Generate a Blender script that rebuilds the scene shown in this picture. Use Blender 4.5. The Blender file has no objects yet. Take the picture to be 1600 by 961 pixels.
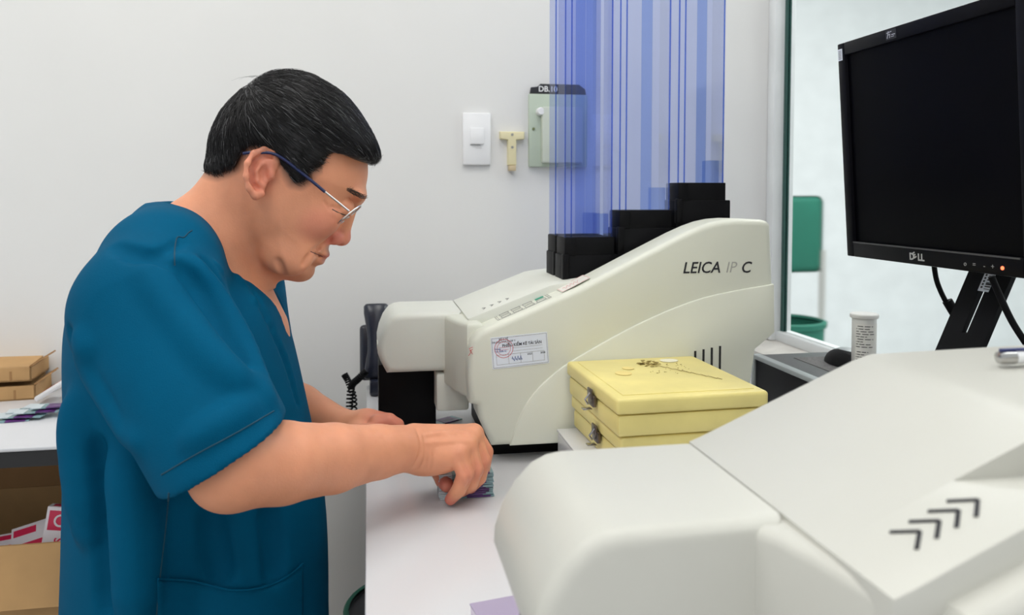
import bpy, bmesh, math, random
import numpy as np
from mathutils import Vector, Matrix
random.seed(7); rng = np.random.default_rng(7)
S = bpy.context.scene; COL = S.collection
R = math.radians

# ---------------------------------------------------------------- camera, world, lights, exposure
F_PX, PCX, PCY, YAW, PITCH, EYE = 1250.0, 800.0, 361.0, R(10.2), R(2.7), 1.18
cam_d = bpy.data.cameras.new('camera'); cam = bpy.data.objects.new('camera', cam_d); COL.objects.link(cam)
cam_d.sensor_width = 36.0; cam_d.lens = 36.0 * F_PX / 1600.0
cam_d.shift_y = -(480.5 - PCY) / 1600.0
cam.location = (0, 0, EYE); cam.rotation_euler = (R(90) - PITCH, 0, -YAW)
cam_d.clip_start = 0.02
cam_d.dof.use_dof = True; cam_d.dof.focus_distance = 1.02; cam_d.dof.aperture_fstop = 7.0
S.camera = cam
S.cycles.transparent_max_bounces = 24
S.view_settings.view_transform = 'Standard'; S.view_settings.look = 'None'
S.view_settings.gamma = 1.0; S.view_settings.use_curve_mapping = False
S.view_settings.exposure = -0.02
W = bpy.data.worlds.new('world'); S.world = W; W.use_nodes = True
W.node_tree.nodes['Background'].inputs[0].default_value = (0.95, 0.98, 1.0, 1)
W.node_tree.nodes['Background'].inputs[1].default_value = 0.82

def area(name, loc, rot, sx, sy, power, color=(1, 1, 1)):
    l = bpy.data.lights.new(name, 'AREA'); l.shape = 'RECTANGLE'; l.size = sx; l.size_y = sy
    l.energy = power; l.color = color
    o = bpy.data.objects.new(name, l); o.location = loc; o.rotation_euler = rot; COL.objects.link(o)
    return o
# fluorescent ceiling panels of the room (their housings are built with the ceiling)
LAMPS = [(-0.85, 0.70, 9), (0.25, 0.70, 6), (-0.85, -0.9, 7), (0.25, -0.9, 5)]
for i, (lx, ly, p) in enumerate(LAMPS):
    area('ceiling_lamp_light', (lx, ly, 2.66), (0, 0, 0), 0.3, 1.15, p, (1.0, 0.985, 0.95))
# lamps of the bright room behind the glass partition
area('next_room_light', (1.8, 1.6, 2.6), (0, 0, 0), 1.2, 2.6, 55, (1.0, 1.0, 0.99))

# ---------------------------------------------------------------- helpers
def ray(px, py):
    a = (px - PCX) / F_PX; b = -(py - PCY) / F_PX
    sy, cy, sp, cp = math.sin(YAW), math.cos(YAW), math.sin(PITCH), math.cos(PITCH)
    return Vector((sy*cp + a*cy + b*sy*sp, cy*cp - a*sy + b*cy*sp, -sp + b*cp))
def at(px, py, Y):
    d = ray(px, py); t = Y / d.y; return Vector((d.x*t, Y, EYE + d.z*t))
def atx(px, py, X):
    d = ray(px, py); t = X / d.x; return Vector((X, d.y*t, EYE + d.z*t))
def atz(px, py, Z):
    d = ray(px, py); t = (Z - EYE) / d.z; return Vector((d.x*t, d.y*t, Z))

def srgb(r, g, b):
    f = lambda c: (c/255/12.92) if c/255 <= 0.04045 else ((c/255+0.055)/1.055)**2.4
    return (f(r), f(g), f(b), 1)
MATS = {}
def mat(name, col, rough=0.5, metal=0.0, var=0.04, vscale=8.0, bump=0.0, bscale=200.0, spec=0.5, coat=0.0,
        emit=None, estr=0.0, sss=0.0, col2=None, alpha=1.0):
    """principled material; colour broken up by a noise, optional fine relief"""
    if name in MATS: return MATS[name]
    m = bpy.data.materials.new(name); m.use_nodes = True; nt = m.node_tree
    b = nt.nodes['Principled BSDF']
    b.inputs['Roughness'].default_value = rough; b.inputs['Metallic'].default_value = metal
    b.inputs['Specular IOR Level'].default_value = spec; b.inputs['Coat Weight'].default_value = coat
    b.inputs['Alpha'].default_value = alpha
    if sss:
        b.inputs['Subsurface Weight'].default_value = sss
        b.inputs['Subsurface Radius'].default_value = (0.012, 0.005, 0.003); b.inputs['Subsurface Scale'].default_value = 0.6
    tc = nt.nodes.new('ShaderNodeTexCoord')
    n = nt.nodes.new('ShaderNodeTexNoise'); n.inputs['Scale'].default_value = vscale; n.inputs['Detail'].default_value = 4
    nt.links.new(tc.outputs['Object'], n.inputs['Vector'])
    r = nt.nodes.new('ShaderNodeValToRGB')
    c2 = col2 or tuple(max(0, c*(1-var*2)) for c in col[:3]) + (1,)
    c1 = tuple(min(1, c*(1+var*0.6)) for c in col[:3]) + (1,)
    r.color_ramp.elements[0].color = c2; r.color_ramp.elements[1].color = c1
    r.color_ramp.elements[0].position = 0.3; r.color_ramp.elements[1].position = 0.7
    nt.links.new(n.outputs['Fac'], r.inputs['Fac']); nt.links.new(r.outputs['Color'], b.inputs['Base Color'])
    if bump:
        n2 = nt.nodes.new('ShaderNodeTexNoise'); n2.inputs['Scale'].default_value = bscale; n2.inputs['Detail'].default_value = 3
        nt.links.new(tc.outputs['Object'], n2.inputs['Vector'])
        bp = nt.nodes.new('ShaderNodeBump'); bp.inputs['Strength'].default_value = bump; bp.inputs['Distance'].default_value = 0.002
        nt.links.new(n2.outputs['Fac'], bp.inputs['Height']); nt.links.new(bp.outputs['Normal'], b.inputs['Normal'])
    if emit:
        b.inputs['Emission Color'].default_value = emit; b.inputs['Emission Strength'].default_value = estr
    MATS[name] = m; return m

def clear_mat(name, tint, gloss=0.06, rough=0.08):
    """clear plastic or glass sheet: tinted see-through with a weak mirror coat"""
    m = bpy.data.materials.new(name); m.use_nodes = True; nt = m.node_tree; nt.nodes.clear()
    out = nt.nodes.new('ShaderNodeOutputMaterial'); mx = nt.nodes.new('ShaderNodeMixShader')
    tr = nt.nodes.new('ShaderNodeBsdfTransparent'); tr.inputs[0].default_value = tint
    gl = nt.nodes.new('ShaderNodeBsdfGlossy'); gl.inputs['Roughness'].default_value = rough
    lw = nt.nodes.new('ShaderNodeLayerWeight'); lw.inputs[0].default_value = 0.25
    ma = nt.nodes.new('ShaderNodeMath'); ma.operation = 'MULTIPLY_ADD'; ma.inputs[1].default_value = 0.5; ma.inputs[2].default_value = gloss
    nt.links.new(lw.outputs['Fresnel'], ma.inputs[0]); nt.links.new(ma.outputs[0], mx.inputs[0])
    nt.links.new(tr.outputs[0], mx.inputs[1]); nt.links.new(gl.outputs[0], mx.inputs[2]); nt.links.new(mx.outputs[0], out.inputs[0])
    MATS[name] = m; return m

def tag(o, label=None, cat=None, group=None, kind=None):
    if label: o['label'] = label
    if cat: o['category'] = cat
    if group: o['group'] = group
    if kind: o['kind'] = kind
    return o
def world_loc(o):
    v = Vector((0, 0, 0))
    while o: v = v + o.location; o = o.parent
    return v
def link(o, parent=None):
    COL.objects.link(o)
    if parent is not None:
        o.parent = parent
        # meshes are written in room coordinates: undo the chain of parents
        p = parent; M = Matrix.Identity(4)
        while p is not None:
            M = (p.matrix_parent_inverse @ Matrix.LocRotScale(p.location, p.rotation_euler, p.scale)) @ M if p.parent else Matrix.LocRotScale(p.location, p.rotation_euler, p.scale) @ M
            p = p.parent
        o.matrix_parent_inverse = M.inverted()
    return o
def thing(name, label, cat, loc, group=None):
    o = bpy.data.objects.new(name, None); o.empty_display_size = 0.05; o.location = loc; COL.objects.link(o)
    return tag(o, label, cat, group)
def mesh_obj(name, verts, faces, m, parent=None, smooth=False):
    me = bpy.data.meshes.new(name); me.from_pydata([tuple(v) for v in verts], [], faces); me.update()
    if m: me.materials.append(m)
    if smooth: me.polygons.foreach_set('use_smooth', [True]*len(me.polygons))
    return link(bpy.data.objects.new(name, me), parent)
def bm_obj(name, bm, m, parent=None, smooth=True, angle=40):
    bmesh.ops.recalc_face_normals(bm, faces=bm.faces)
    me = bpy.data.meshes.new(name); bm.to_mesh(me); bm.free()
    if m: me.materials.append(m)
    if smooth:
        me.polygons.foreach_set('use_smooth', [True]*len(me.polygons)); me.set_sharp_from_angle(angle=R(angle))
    return link(bpy.data.objects.new(name, me), parent)
def bm_box(bm, x0, x1, y0, y1, z0, z1, bev=0.0, seg=2):
    vs = [bm.verts.new((x, y, z)) for x in (x0, x1) for y in (y0, y1) for z in (z0, z1)]
    fs = [(0,1,3,2),(4,6,7,5),(0,4,5,1),(2,3,7,6),(0,2,6,4),(1,5,7,3)]
    faces = [bm.faces.new([vs[i] for i in f]) for f in fs]
    if bev:
        es = list({e for f in faces for e in f.edges})
        bmesh.ops.bevel(bm, geom=es, offset=bev, segments=seg, profile=0.5, affect='EDGES')
def box(name, x0, x1, y0, y1, z0, z1, m, parent=None, bev=0.0, seg=2, rot=None, piv=None):
    bm = bmesh.new(); bm_box(bm, x0, x1, y0, y1, z0, z1, bev, seg)
    if rot is not None:
        c = Vector(piv) if piv else Vector(((x0+x1)/2, (y0+y1)/2, z0))
        bmesh.ops.rotate(bm, cent=c, matrix=rot, verts=bm.verts)
    return bm_obj(name, bm, m, parent)
def prism(name, poly, axis, a, b, m, parent=None, bev=0.0, seg=3, rim='both', angle=40):
    """poly of 2-D points swept along an axis; y: (x,z) swept in y; x: (y,z) in x; z: (x,y) in z"""
    def p3(p, t):
        return {'y': (p[0], t, p[1]), 'x': (t, p[0], p[1]), 'z': (p[0], p[1], t)}[axis]
    bm = bmesh.new()
    va = [bm.verts.new(p3(p, a)) for p in poly]; vb = [bm.verts.new(p3(p, b)) for p in poly]
    fa = bm.faces.new(va); fb = bm.faces.new(vb[::-1])
    n = len(poly)
    for i in range(n): bm.faces.new((va[i], vb[i], vb[(i+1) % n], va[(i+1) % n]))
    bmesh.ops.recalc_face_normals(bm, faces=bm.faces)
    if bev:
        es = set(fa.edges) if rim in ('both', 'a') else set()
        if rim in ('both', 'b'): es |= set(fb.edges)
        bmesh.ops.bevel(bm, geom=list(es), offset=bev, segments=seg, profile=0.5, affect='EDGES')
    return bm_obj(name, bm, m, parent, angle=angle)
def catmull(pts, n=6, closed=False):
    P = [Vector(p) for p in pts]; out = []
    N = len(P)
    for i in range(N if closed else N-1):
        if closed: p0, p1, p2, p3 = P[i-1], P[i], P[(i+1) % N], P[(i+2) % N]
        else: p0, p1, p2, p3 = P[max(i-1, 0)], P[i], P[i+1], P[min(i+2, N-1)]
        for k in range(n):
            t = k/n
            out.append(0.5*((2*p1)+(p2-p0)*t+(2*p0-5*p1+4*p2-p3)*t*t+(3*p1-p0-3*p2+p3)*t**3))
    if not closed: out.append(P[-1])
    return out
def bm_tube(bm, pts, r, n=8, cap=True):
    pts = [Vector(p) for p in pts]; rs = r if isinstance(r, (list, tuple)) else [r]*len(pts)
    rings = []; up = None
    for i, p in enumerate(pts):
        t = (pts[min(i+1, len(pts)-1)] - pts[max(i-1, 0)]).normalized()
        if up is None: up = t.orthogonal().normalized()
        else:
            up = (up - t*up.dot(t)); up = up.normalized() if up.length > 1e-6 else t.orthogonal().normalized()
        s = t.cross(up)
        rings.append([bm.verts.new(p + (up*math.cos(2*math.pi*k/n) + s*math.sin(2*math.pi*k/n))*rs[i]) for k in range(n)])
    for a, b in zip(rings, rings[1:]):
        for k in range(n): bm.faces.new((a[k], a[(k+1) % n], b[(k+1) % n], b[k]))
    if cap: bm.faces.new(rings[0][::-1]); bm.faces.new(rings[-1])
def tube(name, pts, r, m, parent=None, n=8):
    bm = bmesh.new(); bm_tube(bm, pts, r, n); return bm_obj(name, bm, m, parent, angle=60)
def lathe(name, prof, c, m, parent=None, n=32, axis=None):
    """prof = [(r,z)...] turned about the vertical through c"""
    bm = bmesh.new(); rings = []
    for r, z in prof:
        rings.append([bm.verts.new((c[0]+r*math.cos(2*math.pi*k/n), c[1]+r*math.sin(2*math.pi*k/n), c[2]+z)) for k in range(n)] if r > 1e-6
                     else [bm.verts.new((c[0], c[1], c[2]+z))])
    for a, b in zip(rings, rings[1:]):
        for k in range(n):
            k2 = (k+1) % n
            if len(a) == 1 and len(b) == 1: continue
            if len(a) == 1: bm.faces.new((a[0], b[k2], b[k]))
            elif len(b) == 1: bm.faces.new((a[k], a[k2], b[0]))
            else: bm.faces.new((a[k], a[k2], b[k2], b[k]))
    if axis is not None:
        q = Vector((0, 0, 1)).rotation_difference(Vector(axis))
        bmesh.ops.rotate(bm, cent=Vector(c), matrix=q.to_matrix(), verts=bm.verts)
    return bm_obj(name, bm, m, parent, angle=35)
def text(name, s, size, o, ax, ay, m, parent=None, shear=0.0, depth=0.0004, align='LEFT', bold=0.0, sx=1.0):
    cu = bpy.data.curves.new(name, 'FONT'); cu.body = s; cu.size = size; cu.shear = shear; cu.extrude = depth/2; cu.align_x = align
    cu.offset = bold; cu.resolution_u = 3
    t = bpy.data.objects.new('t', cu); COL.objects.link(t)
    dg = bpy.context.evaluated_depsgraph_get(); me = bpy.data.meshes.new_from_object(t.evaluated_get(dg))
    bpy.data.objects.remove(t); bpy.data.curves.remove(cu)
    ax = Vector(ax).normalized(); ay = Vector(ay).normalized(); az = ax.cross(ay)
    M = Matrix((ax*sx, ay, az)).transposed().to_4x4(); M.translation = Vector(o) + az*depth/2
    me.transform(M); me.name = name; me.materials.clear(); me.materials.append(m)
    return link(bpy.data.objects.new(name, me), parent)
def decal(name, rects, o, ax, ay, m, parent=None, h=0.0004):
    """flat print: quads (u0,v0,u1,v1) or point lists on the plane (o, ax, ay), with a little thickness"""
    ax = Vector(ax).normalized(); ay = Vector(ay).normalized(); az = ax.cross(ay); o = Vector(o)
    bm = bmesh.new()
    for r in rects:
        pts = [(r[0], r[1]), (r[2], r[1]), (r[2], r[3]), (r[0], r[3])] if not isinstance(r[0], (tuple, list)) else r
        a = [bm.verts.new(o + ax*u + ay*v) for u, v in pts]; b = [bm.verts.new(o + ax*u + ay*v + az*h) for u, v in pts]
        bm.faces.new(a[::-1]); bm.faces.new(b); n = len(pts)
        for i in range(n): bm.faces.new((a[i], a[(i+1) % n], b[(i+1) % n], b[i]))
    return bm_obj(name, bm, m, parent, smooth=False)
def stroke(pts, w):
    """polyline (u,v) to thin quads for decal()"""
    out = []
    for (u0, v0), (u1, v1) in zip(pts, pts[1:]):
        d = math.hypot(u1-u0, v1-v0) or 1e-9; nx, ny = -(v1-v0)/d*w/2, (u1-u0)/d*w/2
        out.append([(u0-nx, v0-ny), (u1-nx, v1-ny), (u1+nx, v1+ny), (u0+nx, v0+ny)])
    return out
def frame_rect(u0, v0, u1, v1, w):
    return [(u0, v0, u1, v0+w), (u0, v1-w, u1, v1), (u0, v0+w, u0+w, v1-w), (u1-w, v0+w, u1, v1-w)]
def copy_tree(o, parent=None, dloc=(0, 0, 0)):
    c = o.copy(); COL.objects.link(c); c.parent = parent
    if parent is None: c.location = Vector(o.location) + Vector(dloc)
    for ch in list(o.children): copy_tree(ch, c)
    return c

# ---------------------------------------------------------------- materials
M_wall = mat('wall_paint', (0.765, 0.76, 0.745, 1), 0.7, var=0.025, vscale=1.5, bump=0.05, bscale=60)
M_wall2 = mat('wall_paint_next_room', (0.86, 0.885, 0.885, 1), 0.8, var=0.03)
M_floor = mat('floor_tile', (0.62, 0.60, 0.56, 1), 0.35, var=0.05)
M_ceil = mat('ceiling_paint', (0.85, 0.85, 0.84, 1), 0.8)
M_frame = mat('white_window_frame', (0.80, 0.82, 0.82, 1), 0.4)
M_sill = mat('sill_plaster', (0.78, 0.75, 0.70, 1), 0.6, var=0.08, vscale=20)
M_gasket = mat('green_glass_edge', srgb(20, 74, 66), 0.3)
M_white = mat('white_laminate', (0.67, 0.67, 0.69, 1), 0.22, var=0.02, vscale=4)
M_blackedge = mat('black_edge', (0.012, 0.012, 0.014, 1), 0.5)
M_beige = mat('printer_plastic', (0.72, 0.73, 0.63, 1), 0.42, var=0.02, vscale=6, bump=0.06, bscale=900)
M_beige2 = mat('printer_plastic_light', (0.70, 0.71, 0.64, 1), 0.42, var=0.02, vscale=6, bump=0.06, bscale=900)
M_slide_pl = mat('slide_printer_plastic', (0.58, 0.575, 0.525, 1), 0.4, var=0.015, vscale=6)
M_black = mat('black_plastic', (0.005, 0.005, 0.006, 1), 0.5, spec=.12)
M_blackgl = mat('black_gloss', (0.005, 0.005, 0.007, 1), 0.35, spec=.08)
M_slot = mat('dark_slot', (0.02, 0.02, 0.02, 1), 0.8)
M_ink = mat('black_ink', (0.015, 0.015, 0.02, 1), 0.6)
M_greyink = mat('grey_ink', (0.30, 0.30, 0.29, 1), 0.6)
M_paleink = mat('pale_grey_ink', (0.42, 0.42, 0.39, 1), 0.6)
M_redink = mat('red_ink', srgb(206, 60, 70), 0.6)
M_blueink = mat('blue_ink', srgb(40, 80, 150), 0.6)
M_greenled = mat('green_print', srgb(38, 150, 120), 0.5)
M_label = mat('paper_label', srgb(226, 232, 242), 0.6)
M_tube = clear_mat('blue_clear_plastic', (0.775, 0.815, 0.975, 1), 0.03)
M_rail = clear_mat('blue_clear_rail', (0.74, 0.82, 0.97, 1), 0.03)
M_tubeedge = clear_mat('blue_clear_plastic_edge', (0.36, 0.52, 0.92, 1), 0.04)
M_glass = clear_mat('window_glass', (0.965, 0.99, 0.99, 1), 0.03)
def hazy_glass(name, tint, rough):
    m = bpy.data.materials.new(name); m.use_nodes = True; nt = m.node_tree; nt.nodes.clear()
    out = nt.nodes.new('ShaderNodeOutputMaterial'); g = nt.nodes.new('ShaderNodeBsdfRefraction')
    g.inputs['Color'].default_value = tint; g.inputs['Roughness'].default_value = rough; g.inputs['IOR'].default_value = 1.45
    nt.links.new(g.outputs[0], out.inputs[0]); MATS[name] = m; return m
M_glass = hazy_glass('hazy_window_glass', (0.985, 1.0, 1.0, 1), 0.05)
M_lens = clear_mat('spectacle_lens', (0.97, 0.98, 0.98, 1), 0.10, 0.03)
M_yellow = mat('yellow_plastic', srgb(238, 222, 142), 0.38, var=0.06, vscale=14, sss=0.0)
M_chrome = mat('chrome', (0.55, 0.54, 0.53, 1), 0.25, metal=1.0)
M_darkmetal = mat('dark_latch_metal', (0.20, 0.17, 0.16, 1), 0.3, metal=1.0)
M_silver = mat('silver_metal', (0.72, 0.70, 0.66, 1), 0.3, metal=1.0)
M_card = mat('cardboard', srgb(188, 148, 98), 0.75, var=0.08, vscale=12)
M_card2 = mat('cardboard_inside', srgb(160, 120, 76), 0.8, var=0.06, vscale=12)

# ---------------------------------------------------------------- setting
COUNTER = 0.80; WALL_Y = 1.70; WIN_X = 0.92
def struct(o, label, cat=None): return tag(o, label, kind='structure')
struct(box('floor', -2.6, 0.96, -2.0, WALL_Y+0.1, -0.05, 0.0, M_floor), 'pale floor of the laboratory')
struct(box('ceiling', -2.6, 4.2, -2.0, 4.2, 2.70, 2.78, M_ceil), 'white ceiling of the laboratory')
struct(box('wall_back', -2.6, 0.96, WALL_Y, WALL_Y+0.10, 0, 2.70, M_wall), 'plain off-white painted wall behind the man')
struct(box('wall_right', WIN_X-0.012, WIN_X+0.05, -1.2, WALL_Y, 0, 0.815, M_wall), 'low wall below the glass partition')
# glass partition
wn = bpy.data.objects.new('window_1', None); wn.location = (WIN_X, 1.0, 0.815); COL.objects.link(wn)
struct(wn, 'large clear glass partition in a white frame behind the monitor')
prism('window_sill', [(WIN_X-0.085, 0.815), (WIN_X-0.085, 0.834), (WIN_X-0.015, 0.846), (WIN_X+0.03, 0.846), (WIN_X+0.03, 0.815)], 'y', -1.2, WALL_Y, M_sill, wn, bev=0.003)
box('bottom_rail', WIN_X-0.012, WIN_X+0.03, -1.2, WALL_Y-0.002, 0.846, 0.868, M_frame, wn, bev=0.003)
box('corner_post', WIN_X-0.025, WIN_X+0.03, 1.668, WALL_Y-0.001, 0.846, 2.70, M_frame, wn, bev=0.004)
box('mullion', WIN_X-0.012, WIN_X+0.03, 0.925, 0.97, 0.868, 2.70, M_frame, wn, bev=0.003)
box('gasket', WIN_X-0.001, WIN_X+0.012, 1.656, 1.668, 0.868, 2.70, M_gasket, wn)
box('pane', WIN_X+0.002, WIN_X+0.008, 0.970, 1.656, 0.868, 2.70, M_glass, wn)
box('pane', WIN_X+0.002, WIN_X+0.008, -1.2, 0.925, 0.868, 2.70, M_glass, wn)
# the next room seen through the glass
struct(box('floor_next_room', 0.97, 4.2, -2.0, 4.2, -0.05, 0.0, M_wall2), 'pale floor beyond the glass')
struct(box('wall_next_room', 0.97, 4.2, 4.0, 4.1, 0, 2.70, M_wall2), 'bright white wall beyond the glass')
struct(box('wall_next_room_side', 4.1, 4.2, -2.0, 4.0, 0, 2.70, M_wall2), 'bright white side wall beyond the glass')
# ceiling lamps
M_lamp = mat('lamp_diffuser', (0.9, 0.9, 0.9, 1), 0.6, emit=(1, 0.99, 0.96, 1), estr=3.0)
for i, (lx, ly, p) in enumerate(LAMPS):
    t = thing('ceiling_light', ['rectangular ceiling light above the man', 'rectangular ceiling light above the counter',
              'rectangular ceiling light behind the camera to the left', 'rectangular ceiling light behind the camera to the right'][i], 'ceiling light', (lx, ly, 2.70), 'ceiling lights')
    box('housing', lx-0.17, lx+0.17, ly-0.60, ly+0.60, 2.672, 2.70, M_frame, t, bev=0.004)
    box('diffuser', lx-0.15, lx+0.15, ly-0.58, ly+0.58, 2.665, 2.673, M_lamp, t)
# ---------------------------------------------------------------- counter and side table
t = thing('lab_counter', 'long white laboratory counter with a black edge carrying the printers', 'counter', (0.45, 0.7, 0))
box('worktop', -0.006, 0.905, -0.25, 1.60, COUNTER-0.022, COUNTER, M_white, t, bev=0.003)
box('edge_band', -0.004, 0.900, -0.247, 1.597, COUNTER-0.048, COUNTER-0.0225, M_blackedge, t)
for x, y in ((0.017, -0.2), (0.017, 1.56), (0.86, -0.2), (0.86, 1.56)):
    box('leg', x-0.02, x+0.02, y-0.02, y+0.02, 0, COUNTER-0.049, M_blackedge, t)
t = thing('side_table', 'white side table with a thick black edge behind the man', 'table', (-0.8, 1.48, 0))
box('table_top', -1.5, -0.30, 1.29, 1.695, COUNTER-0.006, COUNTER, M_white, t, bev=0.002)
box('table_edge', -1.498, -0.302, 1.292, 1.693, COUNTER-0.030, COUNTER-0.0065, M_blackedge, t)
for x, y in ((-1.45, 1.34), (-0.35, 1.66), (-1.45, 1.66)):
    box('leg', x-0.02, x+0.02, y-0.02, y+0.02, 0, COUNTER-0.031, M_blackedge, t)

# ---------------------------------------------------------------- printers
def printer(name, label, dx, dy, plastic, plastic2, cassette):
    X = lambda x: x+dx
    Y = lambda y: y+dy
    sh = lambda poly: [(x+dx, z) for x, z in poly]
    t = thing(name, label, 'label printer', (X(0.32), Y(1.22), COUNTER))
    # front cowling: side wall with the sloping top
    cow = [(.168, .8256), (.150, .866), (.1475, .884), (.1370, .887), (.1345, .92), (.1350, .955), (.1400, .975), (.1500, .9875), (.168, .9955),
           (.2925, 1.0460), (.382, 1.0900), (.445, 1.1205), (.4688, 1.1305), (.488, 1.1370), (.5082, 1.1410), (.530, 1.1425), (.572, 1.1410), (.581, 1.1385), (.5850, 1.1330),
           (.5902, 1.0449), (.5924, .9734), (.5611, .9506), (.5538, .8984), (.552, .8256)]
    if not cassette: cow = [(x+(.014 if x < .165 else 0), z) for x, z in cow]
    prism('front_cowling', sh(cow), 'y', Y(1.092), Y(1.152), plastic, t, bev=0.009, seg=4, rim='a')
    arc = [tuple(p) for p in catmull([(.1934, .8262), (.2045, .860), (.2235, .8943), (.2530, .923), (.2883, .9463), (.3828, .9938), (.4799, 1.0285), (.5895, 1.0462)], 5)]
    low = arc + [(.5915, .9740), (.5605, .9500), (.5532, .8984), (.5515, .8262)]
    prism('lower_side_panel', sh(low), 'y', Y(1.0885), Y(1.100), plastic, t, bev=0.0025, seg=2, rim='a')
    # nose flank between hopper and cowling
    fl = [(.112, 1.205), (.1155, 1.185), (.121, 1.160), (.128, 1.135), (.1365, 1.118), (.16, 1.118), (.16, 1.24), (.112, 1.24)]
    if not cassette: fl = [(.118, 1.203), (.126, 1.190), (.133, 1.165), (.139, 1.135), (.1425, 1.112), (.2, 1.112), (.2, 1.24), (.118, 1.24)]
    prism('nose_flank', [(X(x), Y(y)) for x, y in fl], 'z', 0.889, 0.9965, plastic, t, bev=0.007, seg=3)
    box('output_chute', X(.100), X(.150), Y(1.205), Y(1.25), .8475, .906, plastic2, t, bev=0.004)
    box('lower_body', X(.172), X(.545), Y(1.15), Y(1.36), .8256, .945, plastic, t, bev=0.005)
    rb = [(.15, .90), (.15, .965), (.27, 1.02), (.40, 1.075), (.50, 1.115), (.578, 1.120), (.583, .95), (.55, .90)]
    if not cassette: rb = [(x, min(z, 1.052)) for x, z in rb]
    prism('rear_body', sh(rb), 'y', Y(1.1521), Y(1.36), plastic, t, bev=0.006, seg=2, rim='b')
    lid = [(.1405, .985), (.1405, .9995), (.150, 1.0030), (.262, 1.0455), (.275, 1.0480), (.330, 1.0540), (.334, 1.050), (.334, 1.0)] if cassette else \
          [(.1405, .985), (.1405, .9995), (.150, 1.0030), (.270, 1.0540), (.285, 1.0585), (.50, 1.0625), (.52, 1.0625), (.52, 1.0)]
    prism('lid', sh(lid), 'y', Y(1.140 if cassette else 1.165), Y(1.345), plastic2, t, bev=0.003, seg=2, rim='both' if cassette else 'b')
    if not cassette:
        prism('lid_shelf', sh([(.1405, .985), (.1405, .9995), (.150, 1.0030), (.212, 1.02935), (.52, 1.0300), (.52, .985)]), 'y', Y(1.112), Y(1.165), plastic2, t, bev=0.0015, seg=2, rim='a')
    # seam between hopper and lid, gutter along the cowling
    hop = [(.1385, 1.0000), (.050, 1.0000), (.040, .9985), (.0310, .9935), (.0225, .982), (.0160, .966), (.0125, .950), (.0125, .940), (.0165, .928), (.0260, .910), (.1160, .910), (.130, .93)]
    if not cassette: hop = [(x-.011*math.sin(math.pi*min(1, max(0, (1.0-z)/.13)))**.8*(x < .06)-.006*(x < .06), z) for x, z in hop]
    prism('output_hopper', sh(hop), 'y', Y(1.200), Y(1.345), plastic2, t, bev=0.010, seg=4, angle=30)
    prism('grip_notch', sh([(.0118, .951), (.0118, .943), (.0205, .936), (.0205, .951)]), 'y', Y(1.222), Y(1.262), plastic, t, bev=0.0015, seg=1)
    box('catch_tray', X(.014), X(.104), Y(1.262), Y(1.34), COUNTER, .911, M_black, t, bev=0.002)
    box('base_plate', X(.172), X(.54), Y(1.135), Y(1.35), COUNTER, .8257, M_black, t)
    for i in range(4):
        x = .4665+i*.0128
        box('vent_slot', X(x-.0016), X(x+.0016), Y(1.0879), Y(1.0895), .915, .951+.002*i, M_slot, t)
    # arrows on the lid
    sl = Vector((.112, 0, .0425)).normalized(); o = Vector((X(.166 if cassette else .190), Y(1.166 if cassette else 1.162), 1.0093 if cassette else 1.0205))
    if not cassette: sl = Vector((.062, 0, .0264)).normalized(); o = Vector((X(.1675), Y(1.143), 1.0107))
    k = 0.7 if cassette else 1.0
    for i in range(4):
        u = (.0125 if cassette else .0115)*i
        decal('arrow', stroke([(u, .010*k), (u+.010*k, .0), (u, -.010*k)] if not cassette else [(u, .006), (u+.004, 0), (u, -.006)], .0022*k), o, sl, (0, 1, 0), M_greyink if cassette else M_ink, t)
    if not cassette: return t
    # keypad and print on the sloping cowling top
    sl = Vector((.1245, 0, .0505)).normalized(); o = Vector((X(.168), Y(1.128), .9960))
    kp = frame_rect(.012, -.020, .096, .018, .0006)
    for i in range(4):
        for j in (0, 1):
            if i == 3 and j == 1: continue
            u = .019+i*.0185; v = -.016+j*.017
            kp += frame_rect(u, v, u+.0145, v+.011, .0009)
    kp += [(.0145, -.018, .0150, .016), (.0925, -.018, .0930, .016)]
    decal('keypad', kp, o, sl, (0, 1, 0), M_greyink, t)
    decal('start_key', [(.0760, .003, .0890, .012)], o, sl, (0, 1, 0), M_greenled, t)
    # inventory sticker on the side wall
    p0 = at(770, 577, 1.0919); p1 = at(858, 567, 1.0919); p2 = at(766, 528, 1.0919)
    ax = (p1-p0); ay = (p2-p0); w = ax.length; h = ay.length; ay = Vector((-ax.z, 0, ax.x))
    st = decal('inventory_sticker', [(0, 0, w, h)], p0, ax, ay, M_label, t, h=0.0006)
    st['label'] = 'white paper inventory sticker with a red round stamp'
    q = p0 - Vector((0, 0.0006, 0))
    ln = frame_rect(.0012, .0012, w-.0012, h-.0012, .0005) + frame_rect(.006, .005, w-.006, .019, .0004)
    ln += [(.006+i*(w-.012)/4, .005, .0064+i*(w-.012)/4, .019) for i in (1, 2, 3)] + [(.030, .0268, w-.008, .0271), (.030, .0225, w-.008, .0228)]
    decal('ruled_lines', ln, q, ax, ay, M_greyink, st, h=0.0002)
    text('sticker_title', 'PHIẾU KIỂM KÊ TÀI SẢN', .0058, q+ax.normalized()*.0155+ay.normalized()*.0295, ax, ay, M_ink, st, bold=.00005, sx=.90)
    text('sticker_heading', 'BỘ Y TẾ\nTRUNG TÂM PHÁP Y', .0036, q+ax.normalized()*.0180+ay.normalized()*.0395, ax, ay, M_ink, st, align='CENTER', depth=.0003)
    text('sticker_note', 'Phòng:\nTên thiết bị:', .0034, q+ax.normalized()*.0042+ay.normalized()*.0262, ax, ay, M_blueink, st, depth=.0003)
    text('year', '2025', .0036, q+ax.normalized()*.0500+ay.normalized()*.0150, ax, ay, M_ink, st, depth=.0003)
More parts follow.
